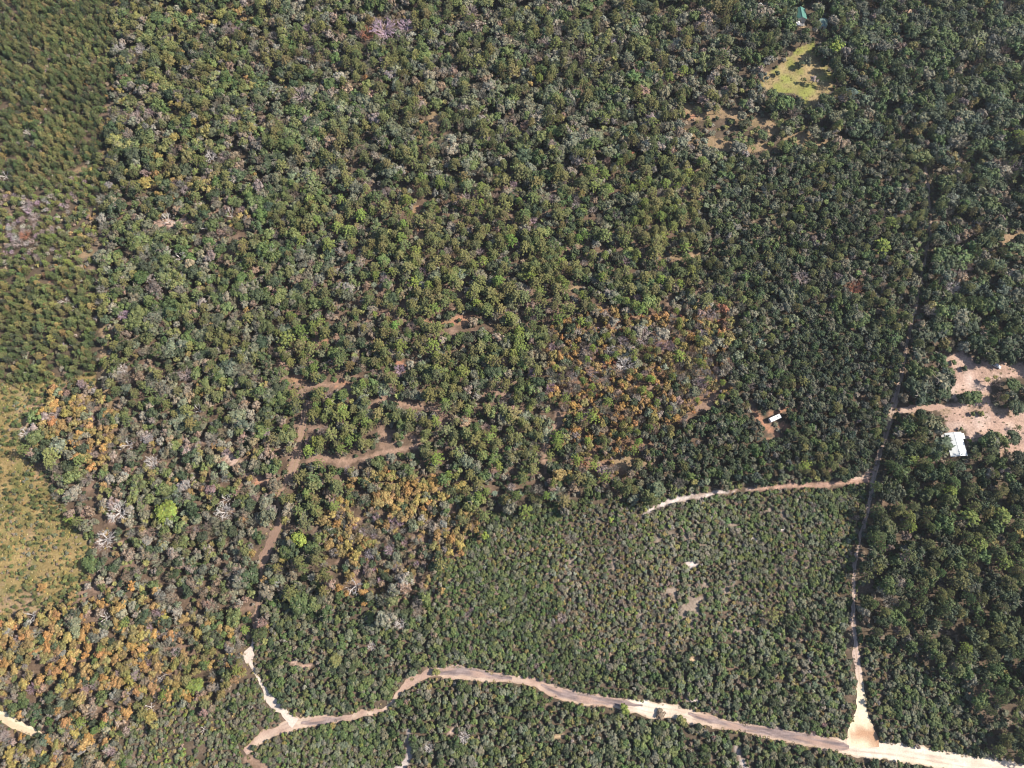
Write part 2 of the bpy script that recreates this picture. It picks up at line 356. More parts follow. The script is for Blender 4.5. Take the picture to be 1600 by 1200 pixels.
def blob_tris(c, r):
    """a 32-face lumpy kernel"""
    T = []
    for a, b, d in OCT_F:
        p, q, s = OCT[a], OCT[b], OCT[d]
        pq, qs, sp = unit(p+q), unit(q+s), unit(s+p)
        T += [(p, pq, sp), (pq, q, qs), (sp, qs, s), (pq, qs, sp)]
    T = np.array(T)
    key = np.sin(T[..., 0]*7.1+c[0]*3)+np.sin(T[..., 1]*6.3+c[1]*5)+np.sin(T[..., 2]*8.7+c[2])
    return np.asarray(c)+T*(1+.09*key[..., None])*np.asarray(r)
def leaf_quads(R, centres, normals, size, aspect=1.0):
    n = len(centres)
    nn = unit(normals)
    t = unit(np.cross(nn, unit(R.normal(size=(n, 3)))))
    b = np.cross(nn, t)
    s = size[:, None]
    j = lambda: 1+R.uniform(-.3, .3, (n, 1))
    return np.stack([centres-t*s*j()-b*s*aspect*j()*.5, centres+t*s*j()*.6-b*s*aspect*j(), centres+t*s*j()+b*s*aspect*j()*.5, centres-t*s*j()*.6+b*s*aspect*j()], 1)*1.0
def lobes_crown(R, lobes, per, leaf, kern=.78, hue=.10, spread=.9):
    """lobes: (centre, radii). Leaves stand on and around each lobe, a lumpy kernel fills it."""
    Q, C, T, CT_ = [], [], [], []
    for (c, r) in lobes:
        c = A(c, float); r = A(r, float)
        n = max(8, int(per*(r[0]*r[1])))
        d = unit(R.normal(size=(n*2, 3))); d = d[d[:, 2] > -.45][:n]; n = len(d)
        p = c+d*r*R.uniform(.80, 1.08, (n, 1))
        nn = unit(d)+R.normal(size=(n, 3))*spread*.5
        sz = leaf*R.uniform(.6, 1.3, n)
        Q.append(leaf_quads(R, p, nn, sz))
        lob = R.uniform(.82, 1.2)
        v = lob*R.uniform(.72, 1.3, n)
        h = R.normal(0, hue, n)
        C.append(np.stack([v*(1+h), v, v*(1-h*.6)], -1))
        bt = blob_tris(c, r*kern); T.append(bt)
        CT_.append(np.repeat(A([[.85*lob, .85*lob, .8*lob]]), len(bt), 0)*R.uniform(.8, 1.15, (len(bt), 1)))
    return np.concatenate(Q), np.concatenate(T), np.concatenate(C), np.concatenate(CT_)
def tube(p0, p1, r0, r1, n=3):
    p0, p1 = A(p0, float), A(p1, float); d = unit(p1-p0)
    a = unit(np.cross(d, A([.3,.5,.81]))); b = np.cross(d, a)
    q = []
    for k in range(n):
        t0, t1 = 2*math.pi*k/n, 2*math.pi*(k+1)/n
        e0 = a*math.cos(t0)+b*math.sin(t0); e1 = a*math.cos(t1)+b*math.sin(t1)
        q.append([p0+e0*r0, p0+e1*r0, p1+e1*r1, p1+e0*r1])
    return q
def make_oak(seed, r=4.0, h=9.5, nl=8, per=13, leaf=.34, twigs=0, low=.42):
    R = np.random.default_rng(seed); L = []
    top = h*.86
    L.append(((R.normal(0,.3), R.normal(0,.3), top-1.5*r/4), (r*.5, r*.5, 1.7*r/4)))
    n1 = nl-1
    for k in range(n1):
        a = 2*math.pi*(k+R.uniform(-.3,.3))/n1
        rr = r*R.uniform(.38,.80); s = r*R.uniform(.22,.50)
        L.append(((math.cos(a)*rr, math.sin(a)*rr, h*low+(top-h*low)*R.uniform(.3,.75)), (s, s*R.uniform(.8,1.15), s*R.uniform(.7,.95))))
    for k in range(3):
        a = R.uniform(0, 6.28); rr = r*R.uniform(.2,.4); s = r*R.uniform(.22,.34)
        L.append(((math.cos(a)*rr, math.sin(a)*rr, top-R.uniform(.2,.9)), (s, s, s*.8)))
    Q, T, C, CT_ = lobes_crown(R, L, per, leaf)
    tr = tube((0,0,0), (R.normal(0,.2), R.normal(0,.2), h*.6), .32*r/4, .2*r/4, 6)
    for (c, s) in L[1:6]: tr += tube((0,0,h*.35), c, .16*r/4, .07*r/4, 3)
    tw = []
    for k in range(twigs):
        c, s = L[R.integers(len(L))]; d = unit(R.normal(size=3)); d[2] = abs(d[2])
        p = A(c)+d*A(s)*.8; tw += tube(p-d*.6, p+unit(d+R.normal(size=3)*.9)*R.uniform(.7,1.7), .10, .05, 3)
    return dict(Q=Q, T=T, C=C, CT=CT_, trunk=tr, twig=tw, r0=r, h0=h)
def make_pine(seed, r=3.0, h=14.0, base=.45, wh=6, leaf=.42):
    R = np.random.default_rng(seed); Q, C, T, K = [], [], [], []; tr = tube((0,0,0), (0,0,h*.95), .22, .06, 6)
    for w in range(wh):
        f = w/(wh-1); z = h*(base+(.93-base)*f); rad = r*(1-f**1.5*.78)*R.uniform(.85,1.1); nb = 7 if f < .7 else 5
        for k in range(nb):
            a = 2*math.pi*(k+R.uniform(-.35,.35))/nb+w*1.7
            for q in (.55, 1.0):
                if f > .8 and q < 1: continue
                rr = rad*q*R.uniform(.85,1.1)
                c = A([math.cos(a)*rr, math.sin(a)*rr, z+.25*rr+R.normal(0,.15)])
                n = 9; d = unit(R.normal(size=(n,3))+A([math.cos(a)*.3, math.sin(a)*.3, .7]))
                t = c+d*leaf*.9
                side = unit(np.cross(d, R.normal(size=(n,3))))*leaf*.34
                Q.append(np.stack([c-side*.7+d*.05, c+side*.7+d*.05, t+side, t-side], 1) + d[:,None]*R.uniform(-.1,.2,(n,1,1)))
                lob = R.uniform(.8,1.22); v = lob*R.uniform(.7,1.35,n); hh = R.normal(0,.1,n); C.append(np.stack([v*(1+hh), v, v*(1-hh)], -1))
                s = leaf*R.uniform(.8,1.15)
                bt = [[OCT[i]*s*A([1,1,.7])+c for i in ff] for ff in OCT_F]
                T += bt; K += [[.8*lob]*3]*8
            if w % 2 == 0: tr += tube((0,0,z-.3), (math.cos(a)*rad*.8, math.sin(a)*rad*.8, z+.15*rad), .07, .03, 3)
    return dict(Q=np.concatenate(Q), T=np.array(T), C=np.concatenate(C), CT=np.array(K), trunk=tr, twig=[], r0=r, h0=h)
def make_palm(seed, r=2.1, h=7.0):
    R = np.random.default_rng(seed); Q, C = [], []
    for k in range(22):
        a = 2*math.pi*k/22*1.0+R.uniform(-.15,.15)+ (k%2)*.1; el = R.uniform(-.2,1.1); L = r*R.uniform(.8,1.1)
        p = A([0,0,h-.3]); d = A([math.cos(a)*math.cos(el), math.sin(a)*math.cos(el), math.sin(el)])
        side = A([-math.sin(a), math.cos(a), 0])
        ws = [.08, .38, .34, .05]; v = R.uniform(.7,1.35)
        for s in range(3):
            q = p+d*L/3
            Q.append([p-side*ws[s]+A([0,0,.0]), p+side*ws[s]*.2-A([0,0,.12]), q+side*ws[s+1]*.2-A([0,0,.12]), q-side*ws[s+1]]); C.append([v]*3)
            Q.append([p+side*ws[s]*.2-A([0,0,.12]), p+side*ws[s], q+side*ws[s+1], q+side*ws[s+1]*.2-A([0,0,.12])]); C.append([v*.9]*3)
            p = q; d = unit(d+A([0,0,-.42]))
    T = blob_tris((0,0,h-.35), (.35,.35,.4))
    return dict(Q=np.array(Q), T=T, C=np.array(C), CT=np.full((len(T),3),.6), trunk=tube((0,0,0),(0,0,h-.3),.2,.17,6), twig=[], r0=r, h0=h)
def make_bare(seed, r=4.0, h=10.0, limbs=7, sub=4, twig=4, thick=1.0, fuzz=190):
    """leafless tree: limbs, branches, twigs; the whole crown takes the tree's tint"""
    R = np.random.default_rng(seed); Q = []
    for k in range(limbs):
        a = 2*math.pi*(k+R.uniform(-.4,.4))/limbs; rr = r*R.uniform(.4,.62)
        e = A([math.cos(a)*rr, math.sin(a)*rr, h*R.uniform(.66,.86)])
        Q += tube((0,0,h*.32), e, .17*thick, .11*thick, 4)
        for j in range(sub):
            b = a+R.uniform(-.9,.9); f = R.uniform(.45,1); st = A([0,0,h*.32])*(1-f)+e*f
            e2 = st+A([math.cos(b)*r*.36, math.sin(b)*r*.36, R.uniform(.4,2.2)])*R.uniform(.6,1.2)
            Q += tube(st, e2, .10*thick, .06*thick, 3)
            for t in range(twig):
                f2 = R.uniform(.3,1); s2 = st*(1-f2)+e2*f2
                Q += tube(s2, s2+unit(R.normal(size=3)+A([math.cos(b)*.8, math.sin(b)*.8, .9]))*R.uniform(.6,1.3)*r/4, .055*thick, .03*thick, 3)
    Q = list(Q); C = [[R.uniform(.75,1.2)]*3 for _ in Q]
    if fuzz:
        d = unit(R.normal(size=(fuzz,3))); d[:,2] = np.abs(d[:,2])
        p = A([0,0,h*.58])+d*A([r,r,h*.36])*R.uniform(.45,1.0,(fuzz,1)); dd = unit(d+R.normal(size=(fuzz,3))*.6)
        sd = unit(np.cross(dd, R.normal(size=(fuzz,3))))*.07
        ln = R.uniform(.5,1.1,(fuzz,1))
        for x in np.stack([p-sd, p+sd, p+dd*ln+sd*.5, p+dd*ln-sd*.5], 1): Q.append(x); C.append([R.uniform(.8,1.35)]*3)
    return dict(Q=np.array(Q), T=np.zeros((0,3,3)), C=np.array(C), CT=np.zeros((0,3)), trunk=tube((0,0,0),(0,0,h*.34),.3*thick,.2*thick,6), twig=[], r0=r, h0=h)
def make_shrub(seed, r=1.5, h=2.6, nl=4, per=20, leaf=.2):
    R = np.random.default_rng(seed); L = [((0,0,h*.6),(r*.6,r*.6,h*.38))]
    for k in range(nl):
        a = 2*math.pi*(k+R.uniform(-.3,.3))/nl; s = r*R.uniform(.34,.5)
        L.append(((math.cos(a)*r*.55, math.sin(a)*r*.55, h*R.uniform(.35,.72)), (s,s,s*.9)))
    Q, T, C, CT_ = lobes_crown(R, L, per, leaf)
    return dict(Q=Q, T=T, C=C, CT=CT_, trunk=tube((0,0,0),(0,0,h*.5),.09,.06,4), twig=[], r0=r, h0=h)
def make_tuft(seed, r=.7, h=.7):
    R = np.random.default_rng(seed); n = 26; a = R.uniform(0,6.28,n); d = np.stack([np.cos(a)*.8, np.sin(a)*.8, R.uniform(.5,1.3,n)], -1)
    d = unit(d)*R.uniform(.5,1,(n,1))*r; s = unit(np.cross(d, A([0,0,1.])))*.09; p = np.stack([np.cos(a),np.sin(a),a*0],-1)*.15
    Q = np.stack([p-s, p+s, p+d+s*.4, p+d-s*.4], 1)
    return dict(Q=Q, T=np.zeros((0,3,3)), C=np.repeat(R.uniform(.7,1.3,(n,1)),3,1), CT=np.zeros((0,3)), trunk=[], twig=[], r0=r, h0=h)

PROTO = {
 'oak': [make_oak(1), make_oak(2, nl=9), make_oak(3, nl=7, h=9), make_oak(4, nl=10, h=10.5, twigs=12), make_oak(5, nl=8, twigs=26), make_oak(6, nl=9, per=10, twigs=44), make_oak(7, nl=12, r=4.4, leaf=.4), make_oak(8, nl=6, r=3.6, h=10, leaf=.3, twigs=16), make_oak(9, nl=11, r=4.6, h=8.5, low=.3)],
 'pine': [make_pine(11), make_pine(12, wh=7, h=15), make_pine(13, wh=5, h=13, base=.55), make_pine(14, r=2.6, base=.5)],
 'sapling': [make_pine(21, r=1.9, h=6, base=.2, wh=4, leaf=.34), make_pine(22, r=1.7, h=6.5, base=.2, wh=5, leaf=.32), make_pine(23, r=2, h=5.5, base=.25, wh=4, leaf=.36)],
 'autumn': [make_oak(31, r=2.6, h=8.5, nl=6, per=24, leaf=.22, low=.5), make_oak(32, r=2.6, h=9, nl=5, per=24, leaf=.22, low=.55), make_oak(33, r=2.8, h=8, nl=7, per=22, leaf=.22, low=.5)],
 'palm': [make_palm(41), make_palm(42, h=5.5)],
 'bare': [make_bare(51), make_bare(52, limbs=8, h=9), make_bare(53, r=3.4, limbs=6)],
 'dead': [make_bare(61, r=4.2, h=10, limbs=4, sub=3, twig=2, thick=1.05, fuzz=30), make_bare(62, r=4.0, h=9, limbs=5, sub=3, twig=1, thick=1.0, fuzz=30)],
 'scrub': [make_shrub(71), make_shrub(72, nl=5), make_shrub(73, nl=3, h=2.9), make_shrub(74, r=1.6, nl=6, h=2.3)],
 'tuft': [make_tuft(81), make_tuft(82)],
}
NAMES = dict(oak='oak_tree', pine='pine_tree', sapling='young_pine', autumn='autumn_tree', palm='palm_tree', bare='bare_tree', dead='dead_tree', scrub='scrub_oak', tuft='grass_tuft')
lib = bpy.data.collections.new('plants')        # the instanced meshes, used by the forests' geometry nodes
COLL = {}
for kind, ps in PROTO.items():
    cc = bpy.data.collections.new('plants_'+kind); COLL[kind] = cc
    for i, p in enumerate(ps):
        leafy = kind not in ('bare', 'dead')
        p['crown_mesh'] = None
        tw = np.array(p['twig']).reshape(-1,4,3); tq = np.array(p['trunk']).reshape(-1,4,3)
        # whole plant in one mesh for the masses: leaves, kernel, twigs, trunk
        Q = np.concatenate([p['Q'], tw, tq]); C = np.concatenate([p['C'], np.ones((len(tw)+len(tq),3))])
        mq = np.concatenate([np.zeros(len(p['Q'])), np.ones(len(tw)), np.full(len(tq), 2)])
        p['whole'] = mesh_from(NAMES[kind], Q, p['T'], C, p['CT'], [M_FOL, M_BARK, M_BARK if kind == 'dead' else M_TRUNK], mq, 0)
        Q = np.concatenate([p['Q'], tw]); C = np.concatenate([p['C'], np.ones((len(tw),3))])
        p['crown'] = mesh_from(NAMES[kind]+'_crown', Q, p['T'], C, p['CT'], [M_FOL, M_BARK], np.concatenate([np.zeros(len(p['Q'])), np.ones(len(tw))]), 0)
        if len(tq): p['trunk_mesh'] = mesh_from(NAMES[kind]+'_trunk', tq, np.zeros((0,3,3)), np.ones((len(tq),3)), np.zeros((0,3)), [M_BARK if not leafy else M_TRUNK])
        o = bpy.data.objects.new('%s_%02d' % (NAMES[kind], i), p['whole']); cc.objects.link(o)

# ------------------------------------------------------------------ colours of plants (their own leaf colours) and the woods' make-up
TINT = {
 'dark':   (.045,.058,.032), 'green': (.064,.087,.033), 'mid': (.098,.114,.044), 'greygreen': (.112,.114,.078), 'olive': (.142,.140,.052), 'bright': (.138,.168,.042),
 'lime': (.175,.215,.045), 'moss': (.172,.155,.126), 'browngrey': (.172,.130,.096), 'pinkgrey': (.25,.198,.186), 'orange': (.245,.142,.054), 'tan': (.212,.142,.060),
 'gold': (.215,.168,.055), 'rust': (.24,.105,.065), 'purple': (.30,.215,.26), 'white': (.36,.325,.305), 'khaki': (.168,.138,.056), 'straw': (.25,.19,.095), 'blue': (.056,.066,.050)}
TWORD = dict(dark='dark green', green='deep green', mid='mid green', greygreen='grey-green', olive='olive', bright='bright green', lime='lime green', moss='mossy grey', browngrey='brownish grey',
             pinkgrey='pinkish grey', orange='orange', tan='tan', gold='golden yellow', rust='rust red', purple='purplish', white='bleached white', khaki='khaki', straw='straw coloured', blue='dull bluish green')
# species: list of (kind, weight, tints, (r0,r1), (h0,h1))
def mixz(spacing, under, *sp, keep=.96): return dict(s=spacing, under=under, sp=sp, keep=keep)
Z = {
 'north':  mixz(5.0, .6, ('oak', 40, 'dark green greygreen greygreen mid', (2.6,6.0), (7,11.5)), ('oak', 18, 'moss moss browngrey greygreen', (2.2,5.0), (7,11)), ('pine', 16, 'mid olive olive', (2.4,4.4), (11,16)), ('bare', 8, 'browngrey moss moss', (2.5,4), (7,11)), ('palm', 6, 'greygreen olive', (1.8,2.4), (5,8)), ('autumn', 3, 'khaki olive tan', (2,3), (6,9))),
 'northwest': mixz(4.9, .6, ('oak', 38, 'dark green mid olive', (2.6,6.0), (7,11.5)), ('oak', 14, 'moss browngrey greygreen', (2.2,4.2), (7,11)), ('pine', 18, 'mid olive olive', (2.2,3.6), (10,14)), ('bare', 8, 'pinkgrey moss moss', (2.5,4), (7,11)), ('autumn', 8, 'khaki khaki gold tan olive', (2.2,3.6), (6,9))),
 'northeast': mixz(5.5, .55, ('oak', 66, 'dark dark green blue green greygreen', (3.0,6.8), (9,13)), ('oak', 9, 'moss browngrey khaki', (2.6,4.4), (8,12)), ('pine', 8, 'mid olive green', (2.2,3.6), (12,16)), ('bare', 8, 'moss browngrey', (3,4.4), (8,11)), ('palm', 6, 'greygreen mid', (1.8,2.4), (5,8))),
 'parcel': mixz(4.4, .55, ('oak', 34, 'dark green greygreen mid', (2.0,4.8), (5,9.5)), ('oak', 14, 'moss greygreen browngrey', (1.8,4.0), (5,8)), ('pine', 36, 'olive bright mid olive olive', (2.2,4.6), (9,14)), ('bare', 8, 'pinkgrey moss', (2,3.4), (5,9)), ('palm', 9, 'greygreen olive', (1.6,2.3), (3,6)), keep=.9),
 'parcelwest': mixz(4.5, .55, ('oak', 46, 'dark green greygreen mid', (2.2,5.6), (6,10)), ('oak', 16, 'moss greygreen browngrey', (2.0,4), (6,9)), ('pine', 12, 'olive mid', (2.1,3.6), (9,13)), ('bare', 8, 'browngrey moss moss', (2.2,3.8), (6,10)), ('palm', 6, 'greygreen olive', (1.6,2.3), (3,6)), ('autumn', 6, 'khaki olive tan', (2,3), (5,8))),
 'grey': mixz(4.2, .55, ('oak', 34, 'greygreen dark mid', (2.0,4.0), (5,9)), ('oak', 20, 'moss moss browngrey', (2.0,3.8), (5,9)), ('bare', 17, 'moss browngrey moss', (2.0,3.4), (6,9)), ('palm', 12, 'khaki olive greygreen', (1.6,2.3), (3,6)), ('autumn', 6, 'khaki tan', (2,3), (5,8))),
 'parceleast': mixz(4.1, .6, ('oak', 66, 'dark dark green greygreen', (2.0,3.9), (6,9)), ('oak', 10, 'moss greygreen', (1.8,3.2), (5,8)), ('pine', 14, 'mid olive', (2.0,3.2), (9,12)), ('bare', 4, 'moss', (2,3), (5,8)), ('palm', 5, 'greygreen mid', (1.6,2.2), (4,6))),
 'dense': mixz(3.2, .3, ('oak', 85, 'dark dark green blue greygreen', (1.6,2.9), (5,7.5)), ('oak', 9, 'greygreen moss', (1.4,2.3), (4,6.5)), ('pine', 5, 'mid olive', (1.8,2.8), (7,10))),
 'scrub': mixz(1.62, 0, ('scrub', 82, 'greygreen green mid green dark', (.75,2.1), (1.1,2.9)), ('scrub', 12, 'moss browngrey greygreen khaki', (.9,1.6), (1.2,2.4)), ('bare', 2.5, 'moss pinkgrey', (1,1.7), (2,3)), ('scrub', 4, 'olive khaki', (.8,1.4), (1.4,2.2)), keep=.97),
 'scrubdark': mixz(2.15, 0, ('scrub', 86, 'green dark greygreen mid greygreen', (.8,2.7), (1.4,4.2)), ('scrub', 10, 'moss browngrey khaki', (1.0,1.6), (2,3)), ('oak', 3, 'dark green', (1.8,2.6), (3.5,5)), keep=.985),
 'scrubpale': mixz(1.62, 0, ('scrub', 66, 'greygreen mid greygreen green', (.65,2.0), (1.0,2.7)), ('scrub', 22, 'moss browngrey khaki greygreen', (.7,1.7), (1.0,2.4)), ('bare', 3, 'moss', (1,1.7), (2,3)), ('tuft', 6, 'khaki moss straw', (.7,1.2), (.6,1)), ('scrub', 5, 'olive bright', (.8,1.4), (1.4,2.2)), keep=.93),
 'southeast': mixz(5.4, .4, ('oak', 40, 'dark dark green', (3.2,5.6), (9,13)), ('pine', 46, 'green mid olive mid', (2.6,4.2), (11,16)), ('oak', 5, 'moss browngrey', (2.6,4), (8,11)), ('autumn', 2, 'khaki', (2,3), (6,9))),
 'plantation': mixz(2.8, .3, ('sapling', 66, 'mid mid olive green khaki', (1.3,2.5), (4,8)), ('sapling', 24, 'green dark mid', (1.3,2.3), (4,7.5)), ('scrub', 9, 'khaki browngrey pinkgrey tan', (1,1.6), (1.5,2.4)), keep=.95),
 'plantmix': mixz(3.3, .5, ('sapling', 55, 'mid olive bright mid', (1.4,2.2), (4,6.5)), ('scrub', 26, 'khaki browngrey olive tan', (1.1,2.0), (1.5,3)), ('bare', 6, 'pinkgrey', (1.4,2.2), (3,5)), keep=.85),
 'blush': mixz(3.0, .5, ('bare', 50, 'pinkgrey purple pinkgrey white', (1.5,2.6), (3.5,6)), ('scrub', 24, 'browngrey khaki tan', (1.1,2.0), (1.5,3)), ('sapling', 22, 'mid olive', (1.4,2.0), (4,6)), keep=.85),
 'field': mixz(1.95, 0, ('sapling', 40, 'mid olive green mid', (.7,1.5), (2,3.8)), ('scrub', 28, 'olive mid khaki greygreen', (.6,1.5), (.8,1.9)), ('tuft', 34, 'straw khaki gold', (.6,1.0), (.5,.9)), ('scrub', 7, 'tan browngrey', (.6,1.2), (.8,1.5)), keep=.86),
 'orange': mixz(3.2, .4, ('autumn', 70, 'tan tan tan khaki orange khaki gold', (2.0,3.6), (5.5,8)), ('oak', 14, 'greygreen dark', (2,3.4), (5,8)), ('bare', 9, 'pinkgrey moss', (2,3), (5,8)), ('oak', 13, 'khaki browngrey moss', (1.8,3), (5,7))),
 'orangemix': mixz(3.7, .5, ('autumn', 46, 'tan khaki orange khaki tan olive', (1.8,3.6), (5,8)), ('oak', 28, 'greygreen dark mid green', (2,3.6), (5,8)), ('bare', 12, 'pinkgrey moss', (2,3), (5,8)), ('oak', 14, 'browngrey moss', (1.8,3), (5,7)), ('pine', 4, 'olive bright', (2,3), (6,9))),
 'cypress': mixz(3.1, .5, ('autumn', 58, 'orange orange tan gold khaki tan orange browngrey', (1.2,2.8), (4,9)), ('bare', 16, 'pinkgrey moss browngrey', (2,3.4), (6,9)), ('oak', 24, 'greygreen dark moss khaki', (2,4), (5,9)), ('pine', 10, 'bright olive lime', (1.8,2.6), (9,12)), ('scrub', 6, 'rust purple', (1,1.6), (2,3))),
 'purple': mixz(3.4, .6, ('bare', 44, 'browngrey purple moss pinkgrey', (1.8,3), (4,7)), ('oak', 30, 'greygreen browngrey dark', (1.6,3), (4,7)), ('autumn', 14, 'browngrey khaki tan', (1.5,2.4), (4,7)), ('scrub', 10, 'purple khaki', (1,1.6), (2,3))),
 'bushes': mixz(3.9, .3, ('scrub', 26, 'dark green mid', (1.5,3.4), (2,4.5)), ('oak', 44, 'dark green mid greygreen', (2.2,4.8), (4,9)), ('pine', 12, 'mid olive', (2.2,3.4), (8,11)), ('palm', 12, 'greygreen olive', (1.6,2.2), (3,5)), ('autumn', 6, 'khaki', (1.5,2.2), (3,5)), keep=.36),
}
E = 3000
ZONES = [ # later wins
 ('north', [(-E,-E),(E,-E),(E,E),(-E,E)]),
 ('northwest', [(176,-E),(420,-E),(420,120),(330,320),(150,320)]),
 ('northeast', [(1130,-E),(E,-E),(E,760),(1370,740),(1400,600),(1440,400),(1440,215),(1290,215),(1150,120)]),
 ('parcel', [(400,290),(1130,250),(1130,420),(1150,560),(1130,760),(700,800),(420,800),(380,560)]),
 ('parcelwest', [(157,318),(470,292),(500,420),(430,560),(420,800),(157,830)]),
 ('grey', [(157,640),(300,660),(410,680),(430,800),(400,850),(157,850)]),
 ('parceleast', [(1110,250),(1440,215),(1456,345),(1410,590),(1370,745),(1100,760),(1140,600),(1150,480),(1090,420)]),
 ('dense', [(1030,665),(1100,640),(1160,640),(1205,520),(1280,480),(1330,500),(1330,640),(1375,740),(1000,768),(1010,700)]),
 ('dense', [(1230,500),(1412,540),(1395,640),(1370,745),(1230,750)]),
 ('scrub', [(740,800),(1000,775),(1365,752),(1350,850),(1330,900),(1328,1160),(E,1160),(E,E),(420,E),(420,1130),(410,1100),(400,930),(500,940),(680,945)]),
 ('scrubdark', [(410,930),(500,940),(640,950),(690,1000),(660,1035),(560,1110),(420,1110)]),
 ('scrubdark', [(640,1070),(700,1065),(860,1085),(960,1110),(1010,1150),(1000,E),(560,E),(590,1130)]), ('scrubdark', [(1000,1120),(1330,1180),(E,1240),(E,E),(1000,E)]),
 ('scrubpale', [(900,800),(1260,775),(1290,900),(1200,1000),(1010,1040),(900,1010),(860,900)]),
 ('scrubdark', [(1180,1000),(1330,900),(1328,1150),(1180,1130),(900,1075),(960,1030)]),
 ('scrubpale', [(150,1110),(400,1000),(430,1110),(430,1160),(620,1150),(600,E),(100,E)]),
 ('southeast', [(1362,745),(1400,640),(1470,700),(E,690),(E,E),(1560,1190),(1480,1090),(1345,1040),(1338,880)]),
 ('scrubdark', [(1342,1010),(1430,1010),(1520,1080),(1570,1190),(1480,1178),(1380,1160),(1352,1100)]),
 ('orangemix', [(-E,960),(60,950),(140,890),(160,830),(400,850),(400,960),(360,1080),(240,1120),(150,1210),(-E,1300)]),
 ('grey', [(158,835),(400,840),(390,930),(300,960),(180,930)]),
 ('orange', [(40,950),(130,910),(150,1000),(140,1080),(60,1080),(0,1060),(-60,1000)]), ('orange', [(165,960),(260,935),(300,960),(260,1080),(200,1110),(165,1130)]), ('orange',[(60,1140),(150,1130),(140,1200),(90,E),(-20,E),(0,1150)]),
 ('plantation', [(-E,-E),(177,-E),(177,0),(180,90),(172,230),(160,310),(156,590),(0,600),(-E,600)]),
 ('plantmix', [(-E,290),(40,300),(120,270),(150,290),(150,330),(150,420),(60,420),(-E,400)]),
 ('blush', [(8,340),(40,315),(80,310),(110,316),(66,345),(60,395),(18,395)]),
 ('field', GRASS),
 ('orange', [(70,596),(153,590),(182,650),(176,700),(156,745),(120,700),(80,690),(68,650)]),
 ('cypress', [(850,540),(880,500),(940,480),(1030,490),(1110,470),(1140,500),(1150,560),(1120,620),(1080,650),(1010,700),(1000,745),(880,745),(880,640),(850,600)]),
 ('orangemix', [(540,745),(620,730),(700,740),(712,788),(540,796)]), ('orange', [(590,748),(660,740),(704,770),(704,790),(600,794)]),
 ('orange', [(505,800),(565,796),(572,880),(545,930),(508,900)]), ('purple', [(560,796),(700,792),(680,880),(650,930),(560,925),(568,850)]), ('orange', [(680,796),(735,790),(722,870),(690,868)]),
 ('purple', [(575,20),(640,15),(645,60),(580,70)]),
 ('bushes', [(1066,166),(1090,166),(1160,182),(1240,206),(1290,220),(1240,232),(1130,228),(1070,212)]),
 ('bushes', [(1535,574),(1566,570),(1572,590),(1544,594)]),
]
ZN = list(Z)
def zone_of(u, v):
    z = np.zeros(u.shape, int)
    for name, poly in ZONES: z[inside(poly, u, v)] = ZN.index(name)
    return z

# ------------------------------------------------------------------ scatter
KIND = []; 
class Plants:
    def __init__(s): s.rows = {k: [] for k in PROTO}
    def add(s, kind, x, y, r, h, tint, tn, proto=None, label=None):
        n = len(x)
        s.rows[kind].append(dict(x=x, y=y, r=r, h=h, c=tint, tn=tn, p=proto if proto is not None else rng.integers(0, len(PROTO[kind]), n), rot=rng.uniform(0, 6.283, n)))
P = Plants()
def jitter_grid(sp, rot=0., j=.62):
    xs = np.arange(-520, 520, sp); ys = np.arange(-190, 540, sp*.9)
    X, Y = np.meshgrid(xs, ys); X = X+(np.arange(len(ys)) % 2)[:, None]*sp/2
    X = X.ravel()+rng.uniform(-j, j, X.size)*sp; Y = Y.ravel()+rng.uniform(-j, j, Y.size)*sp
    u, v = pixel(X, Y)
    m = (u > -130) & (u < 1730) & (v > -90) & (v < 1300)
    return X[m], Y[m]
